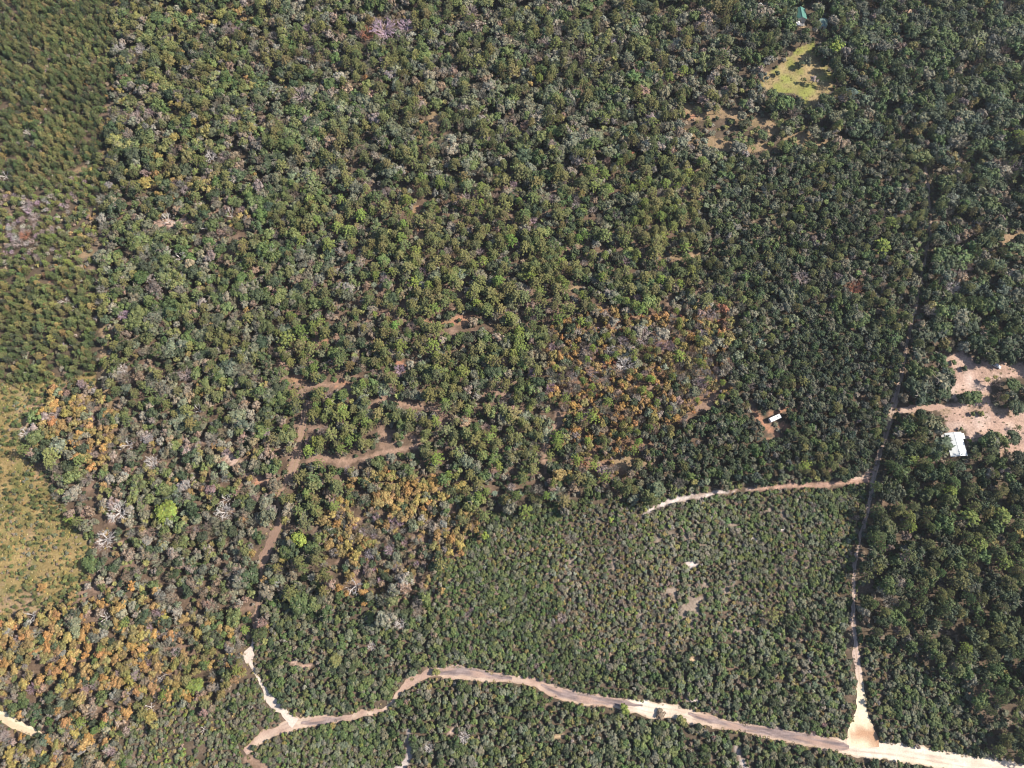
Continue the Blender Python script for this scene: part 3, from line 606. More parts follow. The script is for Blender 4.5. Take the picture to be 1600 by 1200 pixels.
# hand-placed clumps that stand in the clearings or stand out by colour: (kind, u, v, radius m, height m, tint, label)
LONE = [
 ('oak',1521,621,5.4,8,'green','broad deep green oak in the sandy yard above the shrub pair'), ('oak',1504,622,3.4,7,'dark','smaller dark oak touching the left flank of the broad yard oak'),
 ('oak',1588,635,5.4,8,'dark','huge dark oak throwing shade on the pink yard at its right end'), ('oak',1584,604,5.4,9,'green','large spreading oak over the upper right of the sandy yard'),
 ('scrub',1508,575,2.2,3.4,'dark','lone round dark bush in the upper lobe of the pink yard'), ('scrub',1491,566,1.8,2.6,'green','small green bush at the neck of the upper yard lobe'), ('scrub',1478,569,1.6,2.6,'mid','small mid green bush at the left rim of the upper yard lobe'),
 ('scrub',1521,646,1.6,3.2,'mid','left bush of the shrub pair in the middle of the yard'), ('scrub',1534,646,2.0,3.2,'olive','right olive bush of the shrub pair in the middle of the yard'),
 ('oak',1560,684,4.6,8,'mid','leafy oak left of the rust coloured soil patch below the yard'), ('oak',1584,684,4.6,8,'dark','dark oak above the rust coloured soil patch in the yard'), ('oak',1551,680,3.4,7,'dark','low dark oak at the left tip of the yard oak row'), ('oak',1572,698,2.6,6,'mid','rounded oak on the edge of the rust coloured soil patch'),
 ('pine',1591,668,2.0,5,'mid','small green pine on the pale soil above the yard oak row'), ('scrub',1502,670,1.7,3,'mid','green bush at the top right corner of the white roof'), ('scrub',1516,688,1.7,3,'lime','lime green bush just right of the white roof'), ('oak',1526,700,4.0,6,'dark','dark low tree right of the white roof beside the lime bush'),
 ('oak',1306,74,5.2,12,'lime','round lime green tree beside the lawn clearing, brightest crown near the top edge'),
 ('oak',1262,95,3.0,7,'greygreen','grey-green tree standing in the middle of the lawn clearing'), ('oak',1252,99,3.0,6,'dark','dark tree left of the grey-green one in the lawn clearing'), ('scrub',1215,114,1.9,3.6,'dark','lone dark bush at the left end of the lawn clearing'),
 ('oak',1256,124,2.0,5,'mid','small tree in the lower lawn clearing with a round shadow'), ('oak',1272,124,3.4,7,'pinkgrey','brownish tree in the lower lawn clearing'), ('oak',1284,130,2.0,5,'greygreen','grey-green tree at the right end of the lower lawn clearing'),
 ('pine',1288,52,2.8,9,'green','deep green tree between the pale shed and the lawn'), ('oak',1241,44,2.2,5,'dark','dark tree covering the lower left corner of the green roofed house'), ('pine',1267,30,2.0,8,'greygreen','slim grey-green tree touching the right side of the green roofed house'),
 ('oak',1276,38,3.2,10,'greygreen','grey-green tree between the green roof and the pale shed'), ('oak',1302,32,4.4,10,'moss','mossy tree right of the pale green shed'), ('oak',1240,60,3.8,8,'greygreen','broad grey-green tree in front of the green roofed house'),
 ('oak',1080,448//4+0,2.6,9,'mid','mid green tree near the top edge'),
 ('pine',1068,110,3.6,13,'lime','vivid lime pine in the upper woods left of the long brown clearing'), ('pine',1046,120,3.0,12,'bright','bright green pine just left of the vivid lime pine'), ('pine',843,122,2.8,12,'lime','small lime pine in the grey upper woods'),
  ('pine',1590,212,4.4,14,'lime','tall lime pine at the right edge level with the plot corner'), ('pine',1484,154,2.6,15,'bright','slender bright pine among dark oaks at upper right'), ('pine',1484,180,3.0,14,'mid','mid green pine just below the slender bright pine'),
 ('oak',195,62+18,3.6,8,'white',None), ('autumn',335,36,3.2,9,'gold','golden yellow tree in the upper left woods near the top edge'), ('autumn',302,190,3.0,9,'gold','golden tree below the upper left woods, right of the ochre one'), ('autumn',246,246,5.0,8,'gold','broad golden crown above the plantation corner'), ('autumn',228,285,6.0,8,'gold','widest golden crown just above the plot corner'), ('autumn',272,214,3.6,8,'gold','golden crown with a gap at its foot in the left woods'),
 ('autumn',142,266,2.4,5,'gold','vivid yellow bush by the bent path in the plantation'), ('autumn',137,278,2.4,5,'khaki','khaki bush just under the vivid yellow one'),
 ('scrub',986,240,2.6,4,'rust','coral red crown in the woods near the upper middle'),
 ('oak',262,797,6.0,9,'lime','large lime green oak near the lower left plot corner'), ('pine',108,810,3.0,5,'lime','lime pine in the field left of the plot corner'),
 ('oak',365,966,5.4,8,'mid','mid green round oak left of the narrow forest track'), ('oak',306,1070,5.0,7,'bright','bright olive oak amid pale scrub at the lower left'), ('oak',525,1032,3.6,6,'olive','olive tree with a dark shade pocket on its left in the scrub'), ('scrub',681,1050,2.1,3.2,'olive','round bush standing alone in the bend of the dirt road'),
 ('pine',1208,962,5.0,9,'olive','olive pine alone in the middle of the low scrub'), ('pine',1222,1120,0.9,3,'mid',None),
 ('scrub',976,1108,2.8,4,'bright','bright green bush at the lower lip of the dirt road'), ('scrub',1066,1126,3.2,3.6,'olive','olive mound on the lower edge of the pale road widening'), ('scrub',1032,1116,3.0,2.5,'browngrey','brown bush biting into the pale road widening'),
 ('pine',812,516,3.4,10,'lime','lime green pine beside the tall dark pocket in the middle of the plot'), ('pine',908,503,3.0,10,'lime','lime pine above the autumn hollow'), ('pine',992,476,3.6,10,'bright','bright pine above the autumn hollow, left of the rust crown'), ('pine',926,651,3.6,11,'lime','lime pine on the left side of the autumn hollow'), ('pine',902,718,3.2,10,'lime','lime pine near the dry patch, left one of two'), ('pine',927,727,3.2,10,'lime','lime pine near the dry patch, right one of two'), ('pine',945,745,3.2,10,'bright','bright pine just under the two lime ones'), ('pine',990,703,3.0,9,'bright','bright pine right of the autumn hollow near the dry patch'), ('pine',950,628,2.6,10,'bright','small bright pine in the autumn hollow'),
 ('pine',884,622,3.0,11,'bright','bright pine at the left rim of the autumn hollow'), ('pine',1126,468,3.0,9,'bright','rounded bright green tree right of the brown gap'), ('pine',1062,442,2.6,9,'lime','small lime tree near the brown gap'), ('pine',1380,384,4.6,12,'lime','lime tree near the right side of the plot'), ('pine',1392,346,3.4,11,'bright','bright tree above the lime one at the right side of the plot'), ('pine',1250,326,3.0,11,'bright','bright green pine in the upper right of the plot'),
 ('pine',648,442,4.2,10,'lime','pair-like lime pine in the centre left of the plot'), ('pine',470,375,3.6,10,'bright','bright pine in the upper left of the plot'), ('pine',585,490,2.2,7,'lime','small round lime crown in the middle left of the plot'), ('pine',500,502,3.4,9,'bright','bright pine left of the red bar of soil'), ('pine',745,473,2.8,10,'lime','slender lime pine over the red bar of soil'),
 ('pine',830,432,3.2,12,'lime','tall lime pine with long dark shade to its left'), ('pine',876,436,3.6,12,'bright','bright pine right of the tall lime pine'),
 ('pine',1258,728,3.4,8,'lime','lime green tree near the lower right plot corner'), ('pine',1425,720,4.0,10,'bright','bright tree by the track below the white roof yard'),
 ('pine',1485,768,4.6,12,'lime','lime pine in the dark woods below the white roof'), ('pine',1424,822,3.8,11,'lime','lime pine close to the track in the dark woods'), ('pine',1565,806,4.6,13,'bright','bright broad pine at the right in the dark woods'), ('pine',1515,808,5.0,13,'bright','broad pine left of the right hand bright one in the dark woods'),('pine',1530,850,4.6,13,'bright','bright pine below the two broad ones in the dark woods'), ('autumn',1590,832,3.6,10,'gold','golden crown at the right edge in the dark woods'), ('autumn',1552,845,3.4,9,'khaki','khaki crown left of the golden one in the dark woods'), ('pine',1510,1012,3.0,12,'lime','lime pine in the lower dark woods'), ('pine',1570,880,4.6,13,'bright','bright pine at the right edge below the golden crown'),
 ('autumn',875,556,3.0,9,'orange','orange crown at the left of the autumn hollow'), ('autumn',890,560,2.6,9,'orange','orange crown beside the leftmost one in the hollow'), ('autumn',898,552,2.4,9,'orange','small orange crown in the upper left of the hollow'), ('autumn',862,568,2.4,8,'tan','tan crown on the hollow rim left of the orange pair'), ('autumn',937,535,2.4,9,'gold','golden crown in the upper hollow'), ('autumn',903,532,2.4,8,'orange','orange crown above the left cluster of the hollow'), ('autumn',957,484,2.8,8,'tan','tan crown above the hollow'), ('autumn',862,512,2.2,8,'orange','lone orange crown left above the hollow'),
 ('autumn',1131,482,3.8,10,'rust','rusty crown at the upper right of the hollow'), ('autumn',1041,498,2.0,8,'orange','slim orange crown in the upper hollow'), ('autumn',934,574,3.4,9,'tan','wide tan crown in the middle of the hollow'), ('autumn',910,582,2.4,8,'gold','golden crown left of the wide tan one'), ('autumn',1068,540,2.8,9,'gold','golden crown in the right half of the hollow'), ('pine',1062,556,4.4,9,'lime','large lime crown in the right half of the hollow'),
 ('oak',1000,520,6.0,9,'moss','broad mossy dome in the upper right of the hollow'), ('oak',960,505,4.6,8,'moss','mossy dome left of the broad one in the hollow'), ('oak',1036,522,5.6,9,'moss','mossy dome right of the broad one in the hollow'),
 ('autumn',720,760,4.6,8,'gold','golden crown at the right tip of the yellow grove'), ('autumn',690,775,3.8,8,'gold','golden crown in the right half of the yellow grove'), ('autumn',637,767,3.6,8,'orange','orange crown in the middle of the yellow grove'), ('autumn',652,780,3.4,8,'gold','golden crown on the plot line of the yellow grove'), ('autumn',705,842,3.0,8,'orange','orange crown in the small right grove below the plot'), ('autumn',718,850,3.6,8,'gold','golden crown in the small right grove below the plot'), ('autumn',702,863,2.6,7,'gold','lowest golden crown of the small right grove'),
 ('autumn',545,852,3.6,8,'gold','golden crown in the left grove below the plot'), ('autumn',556,868,3.4,8,'gold','second golden crown down the left grove below the plot'), ('autumn',530,920,2.6,6,'orange','orange crown in the trio under the left grove'), ('autumn',542,927,2.6,6,'orange','middle orange crown of the trio under the left grove'), ('autumn',568,925,3.2,6,'orange','larger orange crown right of the trio'), ('autumn',568,944,1.8,5,'orange','tiny orange crown below the trio'), ('autumn',514,852,3.6,7,'tan','tan crown at the left rim of the left grove'),
 ('oak',468,842,4.6,9,'lime','lime oak left of the orange grove below the plot'), ('oak',487,858,4.6,9,'green','deep green oak right of the lime oak below the plot'), ('oak',757,838,2.8,8,'lime','small lime oak right of the small golden grove'), ('pine',822,798,4.0,9,'bright','bright tree below the plot line at the middle'), ('scrub',954,812,2.4,4,'lime','lime bush above the low scrub below the plot'),
 ('autumn',160,943,3.4,7,'orange','orange crown above the vertical gap in the autumn wood'), ('autumn',135,980,3.2,6,'orange','orange crown left of the vertical gap'), ('autumn',130,993,3.4,6,'orange','orange crown just under the one left of the gap'), ('autumn',138,1010,3.0,6,'orange','brightest orange crown left of the vertical gap'), ('autumn',288,966,4.0,7,'tan','round tan crown right in the autumn wood'), ('autumn',310,988,3.2,6,'gold','golden crown right of the round tan one'), ('autumn',198,1112,4.4,7,'orange','orange crown in the lower autumn wood'), ('autumn',235,1118,4.2,7,'gold','golden crown right of the lower orange one'), ('autumn',98,1035,3.4,6,'orange','orange crown in the lower left autumn wood'), ('autumn',38,1068,3.6,6,'gold','golden crown near the left edge'), ('autumn',224,1040,3.4,6,'orange','orange crown at the lower rim of the tan grove'), ('autumn',66,918,3.4,4,'orange','low orange thicket in the field corner'), ('autumn',50,1175,3.8,6,'tan','tan crown by the lower left sand road'),
 ('autumn',16,1176,4.0,6,'gold','golden crown below the lower left sand road'),
 ('scrub',60,1138,1.8,3,'dark','dark bush at the end of the lower left sand road'), ('scrub',60,1150,1.8,3,'dark','second dark bush at the end of the lower left sand road'), ('scrub',395,1168,1.8,2.6,'dark','round dark bush on the pinkish bare ground at the bottom'),
 ('oak',100,752,4.6,7,'greygreen','grey-green oak between the field and the orange wood'), ('oak',115,770,4.6,7,'moss','mossy oak below the grey-green one by the field'), ('oak',142,880,4.6,7,'green','green oak at the right tip of the field'),
 ('oak',56,655+14,3.8,6,'pinkgrey','pink tinted bush at the field edge'), ('oak',70,652,3.4,6,'pinkgrey','second pink tinted bush at the field edge'),
 ('scrub',1208,700,1.4,2,'dark',None),
]
# bare and dead trees that stand out
BARE = [('bare',600,48,11,13,'purple','large purplish leafless crown near the top edge'), ('bare',576,54,6,9,'rust','reddish leafless crown left of the large purplish one'), ('bare',634,42,6.5,10,'purple','smaller purplish crown right of the large one'),
 ('bare',480,45,4,9,'purple','small purplish bare crown left of the large purple tree'), ('bare',188,77,4.4,10,'white','bleached bare crown on the plantation edge'), ('bare',220,80,3.4,9,'white','smaller bleached bare crown right of the one on the plantation edge'),
 ('bare',118/4+0,372,0,0,'',None),
 ('bare',28,380,4.6,6,'pinkgrey','pale leafless thicket tree at the left edge'), ('bare',40,368,3.8,6,'rust','reddish leafless tree in the pink thicket'), ('bare',54,340,4.2,5,'pinkgrey','pinkish leafless tree in the upper pink thicket'),
 ('bare',88,645,4.4,6,'pinkgrey','pinkish leafless tree at the orange field grove'), ('bare',38,676,3.8,4,'white','whitish round bush crown at the field edge'),
 ('bare',195,493,3.8,8,'purple','violet grey bare crown near the left plot line'), ('bare',192,577,4.4,8,'white','pale bare crown low on the left plot line'), ('bare',290,585,5.0,8,'pinkgrey','pinkish bare crown right of the pale one by the left line'), ('bare',238,722,4.4,8,'white','pale bare crown in the grey lower left plot'), ('bare',185,800,6,8,'white','wide pale bare crown in the lower left plot corner'), ('bare',165,842,5.4,8,'white','pale bare crown just outside the lower left plot corner'),
 ('bare',350,800,4.6,8,'white','pale bare crown in the bottom of the grey plot woods'), ('bare',625,578,4.0,6,'purple','lilac bare crown in the middle left of the plot'), ('bare',1005,528,6,9,'pinkgrey','pinkish bare crown in the upper autumn hollow'), ('bare',975,570,5,9,'white','pale bare crown in the centre of the autumn hollow'), ('bare',955,547,3.6,8,'white','whitish snag in the autumn hollow'), ('bare',1110,490,4.6,8,'pinkgrey','pinkish bare crown beside the rusty one of the hollow'),
 ('bare',1498,420,6,9,'pinkgrey','broad pinkish bare crown right of the plot'), ('bare',1488,450,5,9,'white','pale bare crown right of the plot below the broad one'), ('bare',1335,450,5,8,'rust','reddish bare crown near the right plot line'), ('bare',1253,435,5,8,'pinkgrey','pinkish bare crown left of the reddish one in the right plot'), ('bare',1390,940,5.4,10,'moss','grey bare crown right of the narrow sand track'), ('bare',580,1010+0,2.6,4,'white','pale bare shrub in the dark scrub above the road'),
 ('bare',625,975,3.0,4.5,'white','whitish bare shrub above the dirt road bend'), ('bare',725,1152,3.2,4,'white','whitish bare shrub below the dirt road bend'), ('bare',670,1168,2.8,4,'white','small pale bare shrub below the road and left of the whitish one'), ('bare',878,965,2.6,4,'pinkgrey','pinkish bare shrub in the middle of the scrub'), ('bare',892,842,3.6,5,'moss','grey starry crown at the top of the scrub'), ('bare',735,20,5,10,'pinkgrey','pinkish grey crown at the top right of the purple tree'), ('bare',1110,50,5,10,'moss','grey crown at the top middle woods'),
 ('bare',855,66,4.6,9,'pinkgrey','pinkish bare crown in the upper middle woods'), ('bare',370,185,5,9,'pinkgrey','pinkish bare crown in the upper left woods'), ('bare',330,245,5,9,'white','pale bare crown above the plot in the left woods'),('bare',470,150,6,10,'pinkgrey','broad pinkish bare crown in the upper left middle woods'), ('bare',285,200,4,8,'pinkgrey','pinkish crown beside the golden tree in the left woods'),
 ('dead',45,208,3.6,4,'white','forked bleached dead tree in the upper plantation'), ('dead',8,275,4.6,5,'white','bleached dead limbs at the left photo edge'), ('dead',102,472,5.2,4,'white','bleached dead tree sprawling in the plantation'), ('dead',118,482,3.4,3,'white','dead branch heap beside the sprawling bleached tree'), ('dead',282,402,4.6,9,'white','white snag with long limbs in the upper left plot'), ('dead',262,344,5.4,8,'white','pale broken tree near the upper left plot corner'), ('dead',360,335,4.2,9,'white','white limbed snag in the upper left plot'), ('dead',320,355,3.8,9,'white','thin white snag below the white limbed one'),
 ('dead',520,565,3.4,7,'white','white snag left of the middle plot'), ('dead',352,780,4.2,8,'white','white limbed snag in the lower left plot'), ('dead',200,695,4.6,8,'white','white snag near the left plot line'), ('dead',165,965,3.8,7,'white','white snag by the vertical gap in the autumn wood'), ('dead',255,1055,3.2,5,'white','white snag in the lower autumn wood'), ('dead',235,1105,4.2,6,'white','pale snag above the golden crown in the lower autumn wood'), ('dead',50,962,4.8,6,'white','pale snag in the left autumn wood'), ('dead',1485,455,4.6,9,'white','white snag right of the plot'), ('dead',555,915,5,8,'white','white snag over the orange trio'), ('dead',310,640,3.4,8,'white','white snag in the left middle plot'), ('dead',255,1065,2.6,4,'white','small white snag below the autumn wood'), ('dead',1325,95,4.6,10,'moss','grey leaning snag below the round lime tree'), ('dead',318,1140+0,2.4,3,'white','small snag in the pale scrub'),
 ('dead',985,160+8,3.6,8,'white','white snag in the upper middle woods'), ('dead',580,88,4.4,10,'moss','grey snag below the large purplish tree'), ('dead',370,170,4.4,9,'white','white snag in the upper left woods')]
lone_skip = []
for kind, u, v, r, h, t, lab in LONE+BARE:
    if lab is None: continue
    x, y = ground(u, v, h*.65)
    lone_skip.append((float(x), float(y), r))
LS = A(lone_skip)
def clear_of_lone(x, y, r):
    m = np.ones(x.shape, bool)
    for lx, ly, lr in LS: m &= np.hypot(x-lx, y-ly) > lr*.62+r*.45
    return m
HOUSES = [ # (u, v, half size px to keep clear)
 (1494,694,17,22), (1251,27,13,19), (1287,38,9,12), (1212,653,12,8), (1558,571,7,7), (1190,9,6,6)]
def clear_of_houses(u, v, bu, bv):
    m = np.ones(u.shape, bool)
    for a, b, w, h in HOUSES: m &= ~((np.abs(u-a) < w) & (np.abs(v-b) < h)) & ~((np.abs(bu-a) < w*.9) & (np.abs(bv-b) < h*.9))
    return m
DARKLINE = [(183,-60,5),(180,90,7),(172,150,8),(168,230,9),(158,330,7),(155,590,5),(158,830,10),(152,900,12),(151,960,7),(150,1060,7),(147,1120,6)]
def scatter(zs, sp):
    x, y = jitter_grid(sp)
    n = len(x)
    u, v = pixel(x, y, 4.0)
    au = (u < 760) & (v > 590); k_ = np.where(au, 2.0, 1.0); pu = u+k_*((vnoise(x, y, 9, 31)-.5)*26+(rng.random(n)-.5)*14); pv = v+k_*((vnoise(x, y, 9, 32)-.5)*24+(rng.random(n)-.5)*14)
    z = zone_of(pu, pv)
    # the plantation and field edges are clean lines
    hard = inside(GRASS, u+(vnoise(x, y, 7, 33)-.5)*22, v+(vnoise(x, y, 7, 34)-.5)*22); z2 = zone_of(u, v); z2 = np.where(hard, ZN.index('field'), z2)
    z = np.where(hard | (z2 == ZN.index('plantation')) | (z == ZN.index('plantation')), z2, z)
    for name in zs:
        zz = Z[name]; m = (z == ZN.index(name)) & ((name != 'plantation') | (vnoise(x, y, 6, 97)*.5+vnoise(x, y, 2.6, 98)*.5 > .30)) & ((name != 'scrubpale') | (vnoise(x, y, 13, 99)*.5+vnoise(x, y, 4, 100)*.5 > .20)) & (rng.random(n) < zz['keep']) & (vnoise(x, y, 7.5, 90)*.6+vnoise(x, y, 3.2, 91)*.4 > (.235 if name not in ('field','bushes','scrub','scrubdark','scrubpale','parceleast','dense') else .12))
        idx = np.nonzero(m)[0]
        if not len(idx): continue
        # species come in drifts: noise bends the weights
        w = A([s[1] for s in zz['sp']], float)
        drift = np.stack([.2+2.8*vnoise(x[idx], y[idx], 17, 40+7*k)**2.0 for k in range(len(w))], -1)*w
        cum = np.cumsum(drift, 1); pick = (rng.random(len(idx))[:, None]*cum[:, -1:] > cum).sum(1)
        for k, (kind, _, tints, rr, hh) in enumerate(zz['sp']):
            ii = idx[pick == k]
            if not len(ii): continue
            drf = np.clip((vnoise(x[ii], y[ii], 11, 83)*.65+vnoise(x[ii], y[ii], 4.5, 84)*.35-.25)*2, 0, 1); q = np.clip(rng.random(len(ii))**1.7*.75+drf*.55*rng.random(len(ii)), 0, 1.15); r = rr[0]+(rr[1]-rr[0])*q; h = hh[0]+(hh[1]-hh[0])*np.clip(q*.6+rng.random(len(ii))*.4, 0, 1)
            tl = tints.split(); tn = rng.integers(0, len(tl), len(ii))
            cu, cv = pixel(x[ii], y[ii], h*.6); bu, bv = pixel(x[ii], y[ii], 0)
            rp = r*1111/430
            big = kind not in ('scrub', 'tuft')
            ok = (openness(cu, cv) > rp*(.42 if big else .6)) & (openness(bu, bv) > rp*(.35 if big else .5))
            ok &= ~in_patch(cu, cv) | (name in ('bushes', 'field')); ok &= ~in_patch(bu, bv) | (name in ('bushes', 'field'))
            ok &= (dist_line(DARKLINE, bu, bv) > 0)
            ok &= clear_of_lone(x[ii], y[ii], r) & clear_of_houses(cu, cv, bu, bv)
            ii, r, h, tn = ii[ok], r[ok], h[ok], tn[ok]
            names = np.array(tl)[tn]
            c = A([TINT[t] for t in names]).reshape(-1, 3)*rng.uniform(.8, 1.25, (len(ii), 1))
            if name.startswith('scrub'): c = c*.9
            c = c*(1+rng.normal(0, .06, (len(ii), 3)))*(.86+.28*vnoise(x[ii], y[ii], 28, 60))[:, None]
            P.add(kind, x[ii], y[ii], r, h, c, names)
by_sp = {}
for k, z in Z.items(): by_sp.setdefault(z['s'], []).append(k)
for sp, zs in sorted(by_sp.items()): scatter(zs, sp)
# weeds and seedlings over the open yards and glades
x, y = jitter_grid(1.9); u, v = pixel(x, y, 0)
m = in_patch(u, v) & (openness(u, v) > 2) & (rng.random(len(x)) < .12+.5*np.clip(vnoise(x, y, 6, 95)-.45, 0, 1)) & clear_of_houses(u, v, u, v) & (v < 760)
x, y = x[m], y[m]; tl = np.array('khaki straw browngrey olive'.split()); tn = tl[rng.integers(0, 4, len(x))]
P.add('tuft', x, y, rng.uniform(.35, .95, len(x)), rng.uniform(.3, .9, len(x)), A([TINT[t] for t in tn])*rng.uniform(.6, 1.0, (len(x), 1)), tn)
# weeds and small shrubs creeping over the road verges
x, y = jitter_grid(1.05); u, v = pixel(x, y, 0)
dv = np.minimum.reduce([dist_line(L, u, v) for L in (MAIN, EAST, WEST, SOUTHWEST)])
m = (dv > -2.6) & (dv < 4) & (rng.random(len(x)) < .10+.8*np.clip(vnoise(x, y, 5, 96)-.42, 0, 1)+.25*(dv > .3)) & ~((u > 1325) & (u < 1370) & (v > 1130) & (v < 1180))
x, y = x[m], y[m]; tl = np.array('khaki straw browngrey olive greygreen'.split()); tn = tl[rng.integers(0, 5, len(x))]; w = rng.random(len(x)) < .7
P.add('tuft', x[w], y[w], rng.uniform(.4, 1.0, w.sum()), rng.uniform(.3, .8, w.sum()), A([TINT[t] for t in tn[w]])*rng.uniform(.55, 1.0, (w.sum(), 1)), tn[w])
w = ~w & (dv[m] > -.6); tn = np.where(tn == 'straw', 'green', tn)
P.add('scrub', x[w], y[w], rng.uniform(.45, 1.0, w.sum()), rng.uniform(.6, 1.6, w.sum()), A([TINT[t] for t in tn[w]])*rng.uniform(.7, 1.0, (w.sum(), 1)), tn[w])
# undergrowth between the trees
x, y = jitter_grid(3.4); u, v = pixel(x, y, 1); z = zone_of(u, v)
un = A([Z[k]['under'] for k in ZN])[z]; r = rng.uniform(1.1, 2.3, len(x))
m = (rng.random(len(x)) < un*1.15) & (openness(u, v) > 3.2) & ~in_patch(u, v) & (dist_line(DARKLINE, u, v) > 0) & clear_of_houses(u, v, u, v) & clear_of_lone(x, y, r*0+.3)
x, y, r, z = x[m], y[m], r[m], z[m]; tl = A('dark green dark greygreen moss mid browngrey'.split()); tn = rng.integers(0, len(tl), len(x))
au = np.isin(z, [ZN.index(k) for k in ('cypress', 'orange', 'orangemix', 'purple')]); tw = A('tan khaki browngrey tan khaki'.split())
tu = np.where(au & (rng.random(len(x)) < .75), tw[rng.integers(0, len(tw), len(x))], tl[tn])
UNDER = dict(x=x, y=y, r=r, h=rng.uniform(1.2, 3.0, len(x)), c=A([TINT[t] for t in tu])*rng.uniform(.75, 1.2, (len(x), 1)), p=rng.integers(0, 4, len(x)), rot=rng.uniform(0, 6.28, len(x)))

# ------------------------------------------------------------------ the masses: one object per kind, whole plants set on its points
def gn_tree(kind):
    ng = bpy.data.node_groups.new('set_'+kind, 'GeometryNodeTree')
    ng.interface.new_socket('Geometry', in_out='INPUT', socket_type='NodeSocketGeometry'); ng.interface.new_socket('Geometry', in_out='OUTPUT', socket_type='NodeSocketGeometry')
    N = ng.nodes.new; K = ng.links.new
    gi = N('NodeGroupInput'); go = N('NodeGroupOutput')
    ci = N('GeometryNodeCollectionInfo'); ci.inputs['Collection'].default_value = COLL[kind]; ci.inputs['Separate Children'].default_value = True; ci.inputs['Reset Children'].default_value = True
    ip = N('GeometryNodeInstanceOnPoints'); ip.inputs['Pick Instance'].default_value = True
    def att(name, t):
        a = N('GeometryNodeInputNamedAttribute'); a.data_type = t; a.inputs['Name'].default_value = name; return a.outputs[0]
    K(gi.outputs[0], ip.inputs['Points']); K(ci.outputs[0], ip.inputs['Instance'])
    K(att('proto', 'INT'), ip.inputs['Instance Index']); K(att('size', 'FLOAT_VECTOR'), ip.inputs['Scale'])
    e2r = N('FunctionNodeEulerToRotation'); K(att('turn', 'FLOAT_VECTOR'), e2r.inputs[0]); K(e2r.outputs[0], ip.inputs['Rotation'])
    K(ip.outputs[0], go.inputs[0])
    return ng
GN = {}
def mass(name, kind, D, label, cat):
    n = len(D['x'])
    if not n: return
    me = bpy.data.meshes.new(name); me.vertices.add(n)
    co = np.stack([D['x'], D['y'], np.zeros(n)-.02], -1); me.vertices.foreach_set('co', co.ravel().astype(np.float32))
    r0 = A([p['r0'] for p in PROTO[kind]])[D['p']]; h0 = A([p['h0'] for p in PROTO[kind]])[D['p']]
    s = D['r']/r0
    def at(nm, t, prop, arr): me.attributes.new(nm, t, 'POINT').data.foreach_set(prop, np.ascontiguousarray(arr).ravel())
    at('tint', 'FLOAT_VECTOR', 'vector', D['c'].astype(np.float32)); at('proto', 'INT', 'value', D['p'].astype(np.int32))
    at('size', 'FLOAT_VECTOR', 'vector', np.stack([s*rng.uniform(.82, 1.22, n), s*rng.uniform(.82, 1.22, n), D['h']/h0], -1).astype(np.float32))
    at('turn', 'FLOAT_VECTOR', 'vector', np.stack([np.zeros(n), np.zeros(n), D['rot']], -1).astype(np.float32))
    o = bpy.data.objects.new(name, me); ROOT.objects.link(o)
    if kind not in GN: GN[kind] = gn_tree(kind)
    md = o.modifiers.new('plants', 'NODES'); md.node_group = GN[kind]
    o['kind'] = 'stuff'; o['label'] = label; o['category'] = cat
    return o

# ------------------------------------------------------------------ single trees: Empty > trunk, crown
LAND = [('white roofed house',1494,694),('green roofed house',1250,22),('white travel trailer',1211,652),('lawn clearing',1255,120),('long brown clearing',1180,205),('sandy road junction',1345,1150),
        ('pale road widening',1030,1110),('dirt road bend',700,1050),('fork of sand paths',450,1120),('red bar of soil',705,500),('red dirt loop',620,695),('brown track pool',424,848),('orange field grove',115,650),
        ('orange autumn wood',100,1010),('autumn hollow',980,590),('yellow grove',660,768),('golden lower grove',545,850),('purple bare tree',600,48),('plantation path bend',125,268),
        ('pink plantation thicket',40,370),('open field',60,860),('lime corner oak',262,797),('white sand spots',1080,882),('pale sand strip',1080,776),('lower left sand road',30,1132),
        ('brown top glade',675,205),('dry strip in the plot',1060,400),('upper plot corner',1440,215),('rust crowns',1320,450),('fallen bleached tree',110,475),('golden upper crowns',235,265),
        ('lime right plot tree',1380,384),('coral red crown',986,240),('two broad bright pines',1540,808),('dark lower right gap',1590,1020),('bleached fallen trunks',265,400),('bleached top left tree',195,80),
        ('dark pocket lime pine',812,516),('bush in the road bend',681,1050),('far right brown grass',1585,380)]
LU = A([a[1] for a in LAND], float); LV = A([a[2] for a in LAND], float)
ORD = 'nearest second third fourth fifth sixth seventh eighth ninth tenth eleventh twelfth thirteenth fourteenth fifteenth sixteenth seventeenth eighteenth nineteenth twentieth'.split()
DIRW = ['right of', 'up and right of', 'above', 'up and left of', 'left of', 'down and left of', 'below', 'down and right of']
WHAT = dict(oak='oak crown', pine='pine', sapling='young pine', autumn='autumn crown', palm='cabbage palm', bare='leafless crown', dead='dead tree', scrub='scrub oak', tuft='grass tuft')
CAT = dict(oak='tree', pine='tree', sapling='tree', autumn='tree', palm='palm tree', bare='tree', dead='dead tree', scrub='shrub', tuft='grass')
GROUP = dict(oak='oaks of the forest canopy', pine='pines of the forest canopy', sapling='young pines of the plantation and field', autumn='autumn coloured trees', palm='cabbage palms among the oaks', bare='leafless grey trees', dead='bleached dead trees', scrub='scrub oaks on the low ground', tuft='grass')
made = {}
